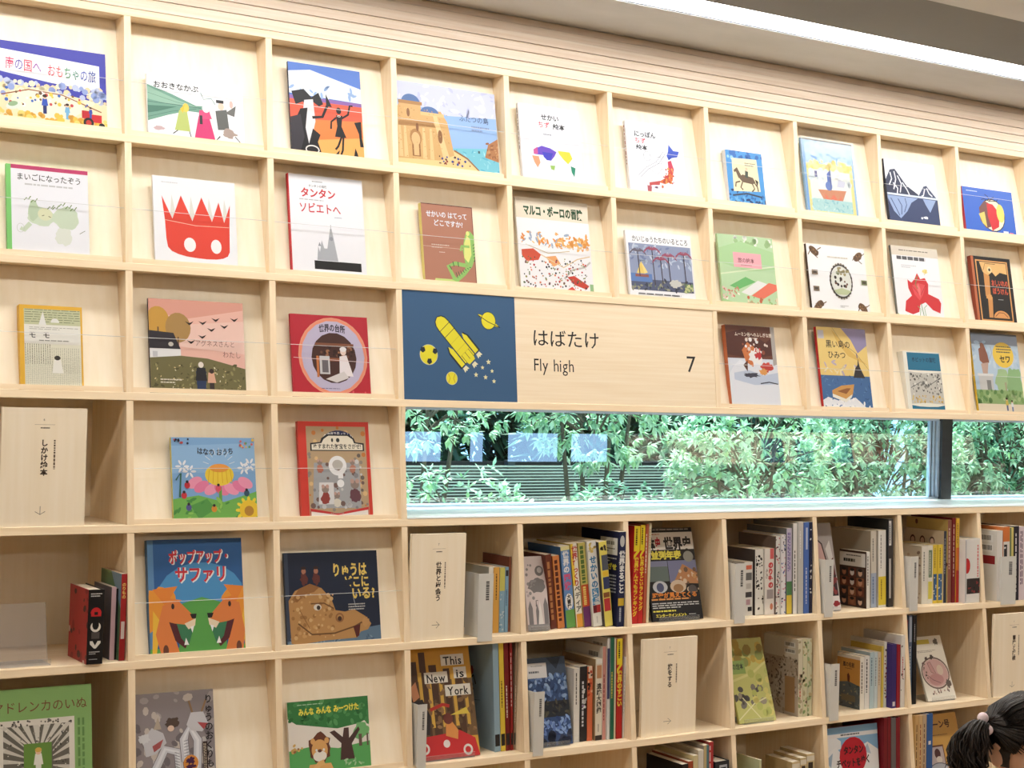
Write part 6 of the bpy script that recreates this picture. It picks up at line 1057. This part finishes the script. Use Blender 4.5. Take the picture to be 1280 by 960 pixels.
shrub('shrub', 'sparse light green shrub at the left end of the strip window', 'shrub', 2.08, 1.40, .42, .22, 1.27, 1.75, 210, .046, LG, 1, SG, 7)
shrub('shrub', 'low leafy shoots in front of the slats, window left', 'shrub', 2.05, 1.00, .34, .13, .86, 1.26, 130, .046, LG, 2, SG, 6)
shrub('shrub', 'bright shrub with drooping whorls above the slats', 'shrub', 2.98, 1.42, .40, .24, 1.23, 1.80, 260, .048, LG, 3, SG, 9)
shrub('shrub', 'small low shrub before the right half of the slats', 'shrub', 2.80, 1.02, .30, .13, .84, 1.20, 110, .044, LG + LM, 4, SG, 7)
shrub('shrub', 'broad pale shrub in the middle of the window', 'shrub', 3.90, 1.45, .46, .30, .78, 1.64, 560, .050, LG, 5, SG, 9)
shrub('shrub', 'dense mid green shrub left of the mullion', 'shrub', 4.86, 1.55, .48, .32, .78, 1.75, 620, .048, LG + LM, 6, SG, 9)
shrub('shrub', 'tall leafy shrub right of the dark mullion', 'shrub', 5.84, 1.60, .48, .34, .78, 1.82, 620, .050, LG + LM, 7, SG, 9)
shrub('shrub', 'shrub at the far right end of the window', 'shrub', 7.05, 1.7, .54, .36, .7, 1.9, 560, .050, LG + LM, 8, SG, 9)
for k, (x, y, lb) in enumerate(((2.3, 3.6, 'nearer row, at the left'), (4.0, 5.2, 'farther row, at the left'), (5.4, 3.6, 'nearer row, in the middle'), (7.2, 5.2, 'farther row, in the middle'), (8.6, 3.6, 'nearer row, at the right'), (10.6, 5.2, 'farther row, at the right'))):
    shrub('tree', 'dark green tree crown behind the shrubs, ' + lb, 'tree', x, y, 1.30, .6, .2, 3.4, 1250, .18, LD + LM[:2], 20 + k, 'dark trees behind the shrubs', 8, 3)
sl = thing('slatted_screen', 'grey horizontal slat screen behind the sparse left shrubs', 'screen', (3.1, 2.25, -.02))
m = MB(); R = random.Random(5)
for k in range(36): z = .70 + k * .0145; m.box(-1.1, 1.06, -.004 - .0, .012, z, z + .0075)
m.build('slats', MSLAT, sl)
m = MB(); m.box(-1.12, -1.08, .0125, .05, 0, 1.24); m.box(-.02, .02, .0125, .05, 0, 1.24); m.box(1.03, 1.07, .0125, .05, 0, 1.24); m.box(-1.12, 1.07, .0125, .05, .62, .69); m.build('frame', MFRAME, sl)
m = MB(); m.box(-1.1, 1.06, .052, .06, .0, 1.235); m.build('backing_board', MDARK, sl)

# ------------------------------------------------------------------ far side of the room (seen mirrored in the glass): pale display case with books
dc = thing('display_case', 'pale low display case along the dark far wall', 'bookcase', (10.2, -6.9, 0))
m = MB(); m.box(-1.95, 2.25, -.22, .22, .05, .955); m.box(-2.0, 2.3, -.24, .24, .955, .975); m.build('cabinet', MWALL, dc)
m = MB(); m.add([(-1.95, -.12, .976), (2.25, -.12, .976), (2.25, -.2, 1.27), (-1.95, -.2, 1.27), (-1.95, -.14, .976), (2.25, -.14, .976), (2.25, -.22, 1.27), (-1.95, -.22, 1.27)], [(0, 1, 2, 3), (7, 6, 5, 4), (0, 4, 5, 1), (3, 2, 6, 7), (0, 3, 7, 4), (1, 5, 6, 2)]); m.build('sloping_back', MPANEL, dc)
pn = thing('pale_panel', 'pale grey panel on the dark far wall beside the low windows', 'panel', (8.08, -7.14, 1.1))
m = MB(); m.box(-.24, .24, -.008, .02, -.12, .12); m.build('sheet', MWALL, pn); m = MB(); m.box(-.25, .25, -.0085, .022, -.132, -.1205); m.box(-.25, .25, -.0085, .022, .1205, .132); m.build('frame', MFRAME2, pn)
for k, (x, w, c, lb) in enumerate(((9.52, .26, (60, 96, 170), 'blue, farthest left'), (9.94, .22, (50, 80, 150), 'blue, second from left'), (10.45, .26, (70, 130, 206), 'bright blue, in the middle'), (11.05, .24, (170, 96, 80), 'brown, right of the blue ones'), (11.5, .16, (120, 60, 56), 'dark red, near the right end'), (12.0, .26, (200, 206, 200), 'pale, at the right end'))):
    o = book('picture_book', 'picture book on the far display case: ' + lb, 'books on the far display case', w, .24, .012, front=lambda a, c=c, k=k: a.rect(0, 0, 1, 1, c).scat(12, .1, .2, .9, .9, [(230, 230, 236), tuple(min(255, v + 50) for v in c)], .03, .1, k), cov=c)
    o.rotation_euler = (-.25, 0, PI); o.location = (x, -6.985, .9765)

# ------------------------------------------------------------------ the child
HC = Vector((1.795, -1.832, .795))            # middle of the head
FW = Vector((-.10, -.995, 0)).normalized(); RT = Vector((FW.y, -FW.x, 0)); UP = Vector((0, 0, 1))
kid = thing('person', 'child with black hair in pigtails and pink hair tie, bottom right corner', 'person', (HC.x, HC.y, 0))
def loc(r, f, u): return RT * r + FW * f + UP * (HC.z + u)      # head-based coordinates relative to the root
def ellipsoid(m, c, ax, rad, nu=20, nv=12, fn=None):
    vs_ = []; fs_ = []
    for i in range(nv + 1):
        ph = PI * i / nv
        for j in range(nu):
            th = 2 * PI * j / nu; q = Vector((math.sin(ph) * math.cos(th), math.sin(ph) * math.sin(th), math.cos(ph)))
            s = fn(q) if fn else (1, 1, 1)
            vs_.append(Vector(c) + ax[0] * q.x * rad[0] * s[0] + ax[1] * q.y * rad[1] * s[1] + ax[2] * q.z * rad[2] * s[2])
    for i in range(nv):
        for j in range(nu): fs_.append((i * nu + j, (i + 1) * nu + j, (i + 1) * nu + (j + 1) % nu, i * nu + (j + 1) % nu))
    m.add(vs_, fs_)
AX = (RT, FW, UP)
def skull(q):       # q.x right, q.y forward, q.z up: narrow the jaw, flatten the face
    j = max(0, -q.z); w = 1 - .38 * j * j; f = 1 - .12 * max(0, q.y) * (1 - abs(q.z)) - .16 * j * (1 if q.y < 0 else .35)
    return (w, f, 1)
body = MB()
ellipsoid(body, loc(0, 0, .0), AX, (.073, .088, .098), 32, 24, skull)
ellipsoid(body, loc(0, .081, -.030), AX, (.011, .013, .013)); ellipsoid(body, loc(0, .080, -.012), AX, (.006, .008, .018))       # nose
ellipsoid(body, loc(0, .072, -.062), AX, (.018, .010, .0045)); ellipsoid(body, loc(0, .070, -.070), AX, (.015, .010, .005))      # lips
for s_ in (1, -1):
    ellipsoid(body, loc(s_ * .040, .060, -.040), AX, (.024, .020, .022))                                                       # cheeks
    ellipsoid(body, loc(s_ * .077, -.006, -.022), (RT, (FW * .95 + RT * s_ * -.3).normalized(), UP), (.007, .017, .026))           # ear
    body.tube([loc(s_ * .081, .008, -.005), loc(s_ * .086, -.004, .004), loc(s_ * .086, -.017, -.004), loc(s_ * .084, -.019, -.022), loc(s_ * .079, -.010, -.042)], .0042, 8)
def limb(pts, rs, m=body, n=12): m.tube(pts, rs, n)
gz = -HC.z
def B(r, f, z): return RT * r + FW * f + UP * z
limb([loc(0, -.012, -.06), B(0, -.015, .665), B(0, -.012, .63)], [.034, .032, .040])
ellipsoid(body, B(0, -.012, .56), AX, (.095, .062, .105)); ellipsoid(body, B(0, -.005, .46), AX, (.085, .066, .10)); ellipsoid(body, B(0, -.01, .385), AX, (.085, .066, .06))
for s_ in (1, -1):
    limb([B(s_ * .085, -.012, .625), B(s_ * .118, -.012, .52), B(s_ * .128, .0, .44), B(s_ * .130, .035, .35)], [.030, .026, .022, .016])
    hp = B(s_ * .130, .045, .318); ellipsoid(body, hp, (RT, FW, UP), (.011, .019, .026))
    for k in range(4):
        f0 = -.016 + k * .0105; L = (.030, .036, .034, .026)[3 - k]
        body.tube([hp + FW * f0 * .8 - UP * .018, hp + FW * (f0) - UP * (.018 + L * .55) - RT * s_ * .003, hp + FW * (f0 + .002) - UP * (.018 + L) - RT * s_ * .010], [.0058, .0054, .0046], 8)
    body.tube([hp + FW * .014 + UP * .006, hp + FW * .028 - UP * .012 - RT * s_ * .004, hp + FW * .031 - UP * .028 - RT * s_ * .008], [.0066, .006, .005], 8)
    limb([B(s_ * .045, -.01, .39), B(s_ * .048, .0, .22), B(s_ * .048, -.006, .13), B(s_ * .048, -.012, .05)], [.052, .036, .033, .022])
    ellipsoid(body, B(s_ * .048, .025, .030), AX, (.026, .062, .024))
def remesh(o, v, sm=4):
    r = o.modifiers.new('remesh', 'REMESH'); r.mode = 'VOXEL'; r.voxel_size = v; r.use_smooth_shade = True
    s = o.modifiers.new('smooth', 'SMOOTH'); s.iterations = sm; s.factor = .5
remesh(body.build('body', MSKIN, kid), .0042)
mt_eye = noisy('eye_white', (240, 238, 236), (246, 244, 242), (1, 1, 1), 5, 2, .2, .5); mt_iris = noisy('iris', (40, 26, 20), (56, 36, 26), (1, 1, 1), 50, 2, .15, .5)
for s_ in (1, -1):
    m = MB(); ellipsoid(m, loc(s_ * .031, .0705, -.010), AX, (.0125, .0085, .0075), 16, 10); e = m.build('eye', mt_eye, kid, smooth=True)
    m = MB(); ellipsoid(m, loc(s_ * .031, .0765, -.010), AX, (.0058, .0035, .0062), 14, 8); m.build('iris', mt_iris, e, smooth=True)
    m = MB(); m.tube([loc(s_ * .017, .083, .012), loc(s_ * .032, .081, .017), loc(s_ * .046, .071, .012)], [.0012, .0022, .001], 6); m.build('eyebrow', MHAIR, kid)
# hair: a cap over the skull, combed strands, a fringe, and a curly pigtail on each side
hair = MB(); n0 = 40; rows = []
for i in range(0, 25):
    ph = PI * i / 30
    for j in range(n0):
        th = 2 * PI * j / n0; q = Vector((math.sin(ph) * math.cos(th), math.sin(ph) * math.sin(th), math.cos(ph))); s = skull(q)
        front = max(0.0, q.y); lim = .16 + (.30 if front > .35 else 0) * min(1, (front - .35) / .3 if front > .35 else 0)
        z = max(q.z, -.42 if front < .15 else (-.08 if front < .45 else .14))
        bump = .0010 * math.sin(j * 5.1 + i) 
        hair.v.append(tuple(loc(0, 0, 0) + RT * q.x * (.0815 + bump) * s[0] + FW * q.y * .0965 * (1 if q.y < 0 else s[1] * 1.0) + UP * z * .109)); 
for i in range(24):
    for j in range(n0): hair.f.append([i * n0 + j, (i + 1) * n0 + j, (i + 1) * n0 + (j + 1) % n0, i * n0 + (j + 1) % n0]); hair.c.append((.01, .01, .01)); hair.m.append(0)
R = random.Random(11)
TIE = {1: loc(.098, -.012, .046), -1: loc(-.098, -.012, .046)}
for s_ in (1, -1):
    for k in range(90):      # combed from the parting to the tie
        f = R.uniform(-.095, .07); u = math.sqrt(max(.05, 1 - (f / .1) ** 2)); p0 = loc(s_ * R.uniform(0, .006), f, .110 * u + .001); p2 = TIE[s_] + Vector((R.uniform(-.006, .006), R.uniform(-.006, .006), R.uniform(-.006, .006)))
        md = loc(s_ * .064, f * .75, .088 * u + R.uniform(-.002, .004)); m2 = loc(s_ * .088, f * .4, .055 * u + .01)
        hair.tube([p0, md, m2, p2], [.0012, .0024, .0024, .0014], 5)
    for k in range(46):      # from temple and nape up to the tie
        a = R.uniform(-2.6, -.1); p0 = loc(s_ * .078 * math.cos(a * .45), .088 * math.sin(a * .62) - .004, -.032 + .02 * abs(math.sin(a)) + R.uniform(-.012, .012)); p2 = TIE[s_]
        md = (p0 + p2) / 2; c = loc(0, 0, 0); md = md + (md - c).normalized() * .010
        hair.tube([p0, md, p2], [.0012, .0026, .0014], 5)
for s_ in (1, -1):
    for k in range(110):     # swept back from the temple over the ear top to the tie
        a = R.uniform(.25, 1.05); u0 = R.uniform(.006, .075) - .03 * (1.05 - a); w0 = math.sqrt(max(.2, 1 - (u0 / .112) ** 2))
        p0 = loc(s_ * .0835 * math.cos(a) * w0, .1000 * math.sin(a) * w0, u0); p2 = TIE[s_] + Vector((R.uniform(-.008, .008), R.uniform(-.008, .008), R.uniform(-.010, .004)))
        md = loc(s_ * .0920 * math.cos(a * .5) * w0, .0960 * math.sin(a * .5) * w0, u0 * .55 + .022)
        hair.tube([p0, md, p2], [.0010, .0022, .0014], 5)
for k in range(110):          # fringe swept to the child's right
    x = -.062 + .124 * k / 109 + R.uniform(-.004, .004); p0 = loc(x * .35, .066 + R.uniform(-.02, .0), .096); p1 = loc(x * .85, .1005 - x * x * 6, .052); p2 = loc(x * 1.12 + .008, .099 - x * x * 8, .016 + abs(x) * -.12 + R.uniform(-.006, .006))
    hair.tube([p0, p1, p2], [.0016, .0026, .0008], 5)
hr = hair.build('hair', MHAIR, kid, smooth=True)
mt_tie = noisy('pink_bobble', (240, 214, 222), (248, 230, 236), (1, 1, 1), 20, 2, .35, .4)
for s_ in (1, -1):
    m = MB(); R = random.Random(30 + s_)
    for k in range(300):
        a = R.uniform(0, 2 * PI); rr = math.sqrt(R.random()); ph = R.uniform(0, 6.28); ln = R.uniform(.75, 1.15); pts = []
        for i in range(15):
            u = i / 14 * ln; w = (.010 + .027 * min(1, u * 2.2)) * (1 - .25 * max(0, u - .7)); curl = .0075 * u * u * (1 if k % 3 else 2.6)
            out = .010 + .040 * math.sin(min(1, u * 1.5) * PI / 2) * (1.0 + .25 * u); dn = .012 * math.sin(u * 3) - .155 * max(0, u - .12) ** 1.15
            p = TIE[s_] + RT * s_ * (out + w * rr * math.cos(a) + curl * math.cos(ph + u * 17)) + FW * (w * rr * math.sin(a) * 1.0 + curl * math.sin(ph + u * 17)) + UP * (dn + w * .5 * rr * math.sin(a + 1))
            pts.append(p)
        m.tube(pts, [.0013 + .0009 * math.sin(min(1, i / 7) * PI / 2) - .0014 * max(0, i - 10) / 4 for i in range(15)], 5)
    m.build('pigtail', MHAIR, hr, smooth=True)
    m = MB(); ellipsoid(m, TIE[s_] + RT * s_ * .010 + UP * .012 - FW * .006, AX, (.0125, .0115, .012), 16, 10); ellipsoid(m, TIE[s_] + RT * s_ * .012 - UP * .010 + FW * .012, AX, (.011, .010, .011), 16, 10); m.build('hair_bobble', mt_tie, hr, smooth=True)
mt_shirt = noisy('shirt_cotton', (232, 226, 214), (240, 234, 224), (1, 1, 1), 60, 3, .85, .1); mt_trs = noisy('trouser_cotton', (84, 96, 120), (96, 108, 132), (1, 1, 1), 80, 3, .85, .1); mt_shoe = noisy('shoe_canvas', (220, 214, 206), (230, 226, 220), (1, 1, 1), 60, 3, .7, .2)
m = MB(); ellipsoid(m, B(0, -.012, .56), AX, (.104, .071, .098)); ellipsoid(m, B(0, -.006, .46), AX, (.097, .078, .11)); limb([B(0, -.013, .612), B(0, -.013, .655)], [.062, .042], m, 20)
for s_ in (1, -1): limb([B(s_ * .075, -.012, .620), B(s_ * .106, -.012, .565), B(s_ * .124, -.010, .50)], [.042, .038, .036], m, 14)
remesh(m.build('shirt', mt_shirt, kid), .006)
m = MB(); ellipsoid(m, B(0, -.01, .39), AX, (.096, .076, .055))
for s_ in (1, -1): limb([B(s_ * .046, -.01, .38), B(s_ * .049, .0, .22), B(s_ * .049, -.006, .075)], [.060, .046, .038], m, 16)
remesh(m.build('trousers', mt_trs, kid), .006)
for s_ in (1, -1):
    m = MB(); ellipsoid(m, B(s_ * .048, .028, .036), AX, (.034, .074, .034)); limb([B(s_ * .048, -.014, .03), B(s_ * .048, -.014, .066)], [.032, .030], m, 14); m.box(-.0, .0001, 0, .0001, 0.004, .0041); so = m.build('shoe', mt_shoe, kid); remesh(so, .005)
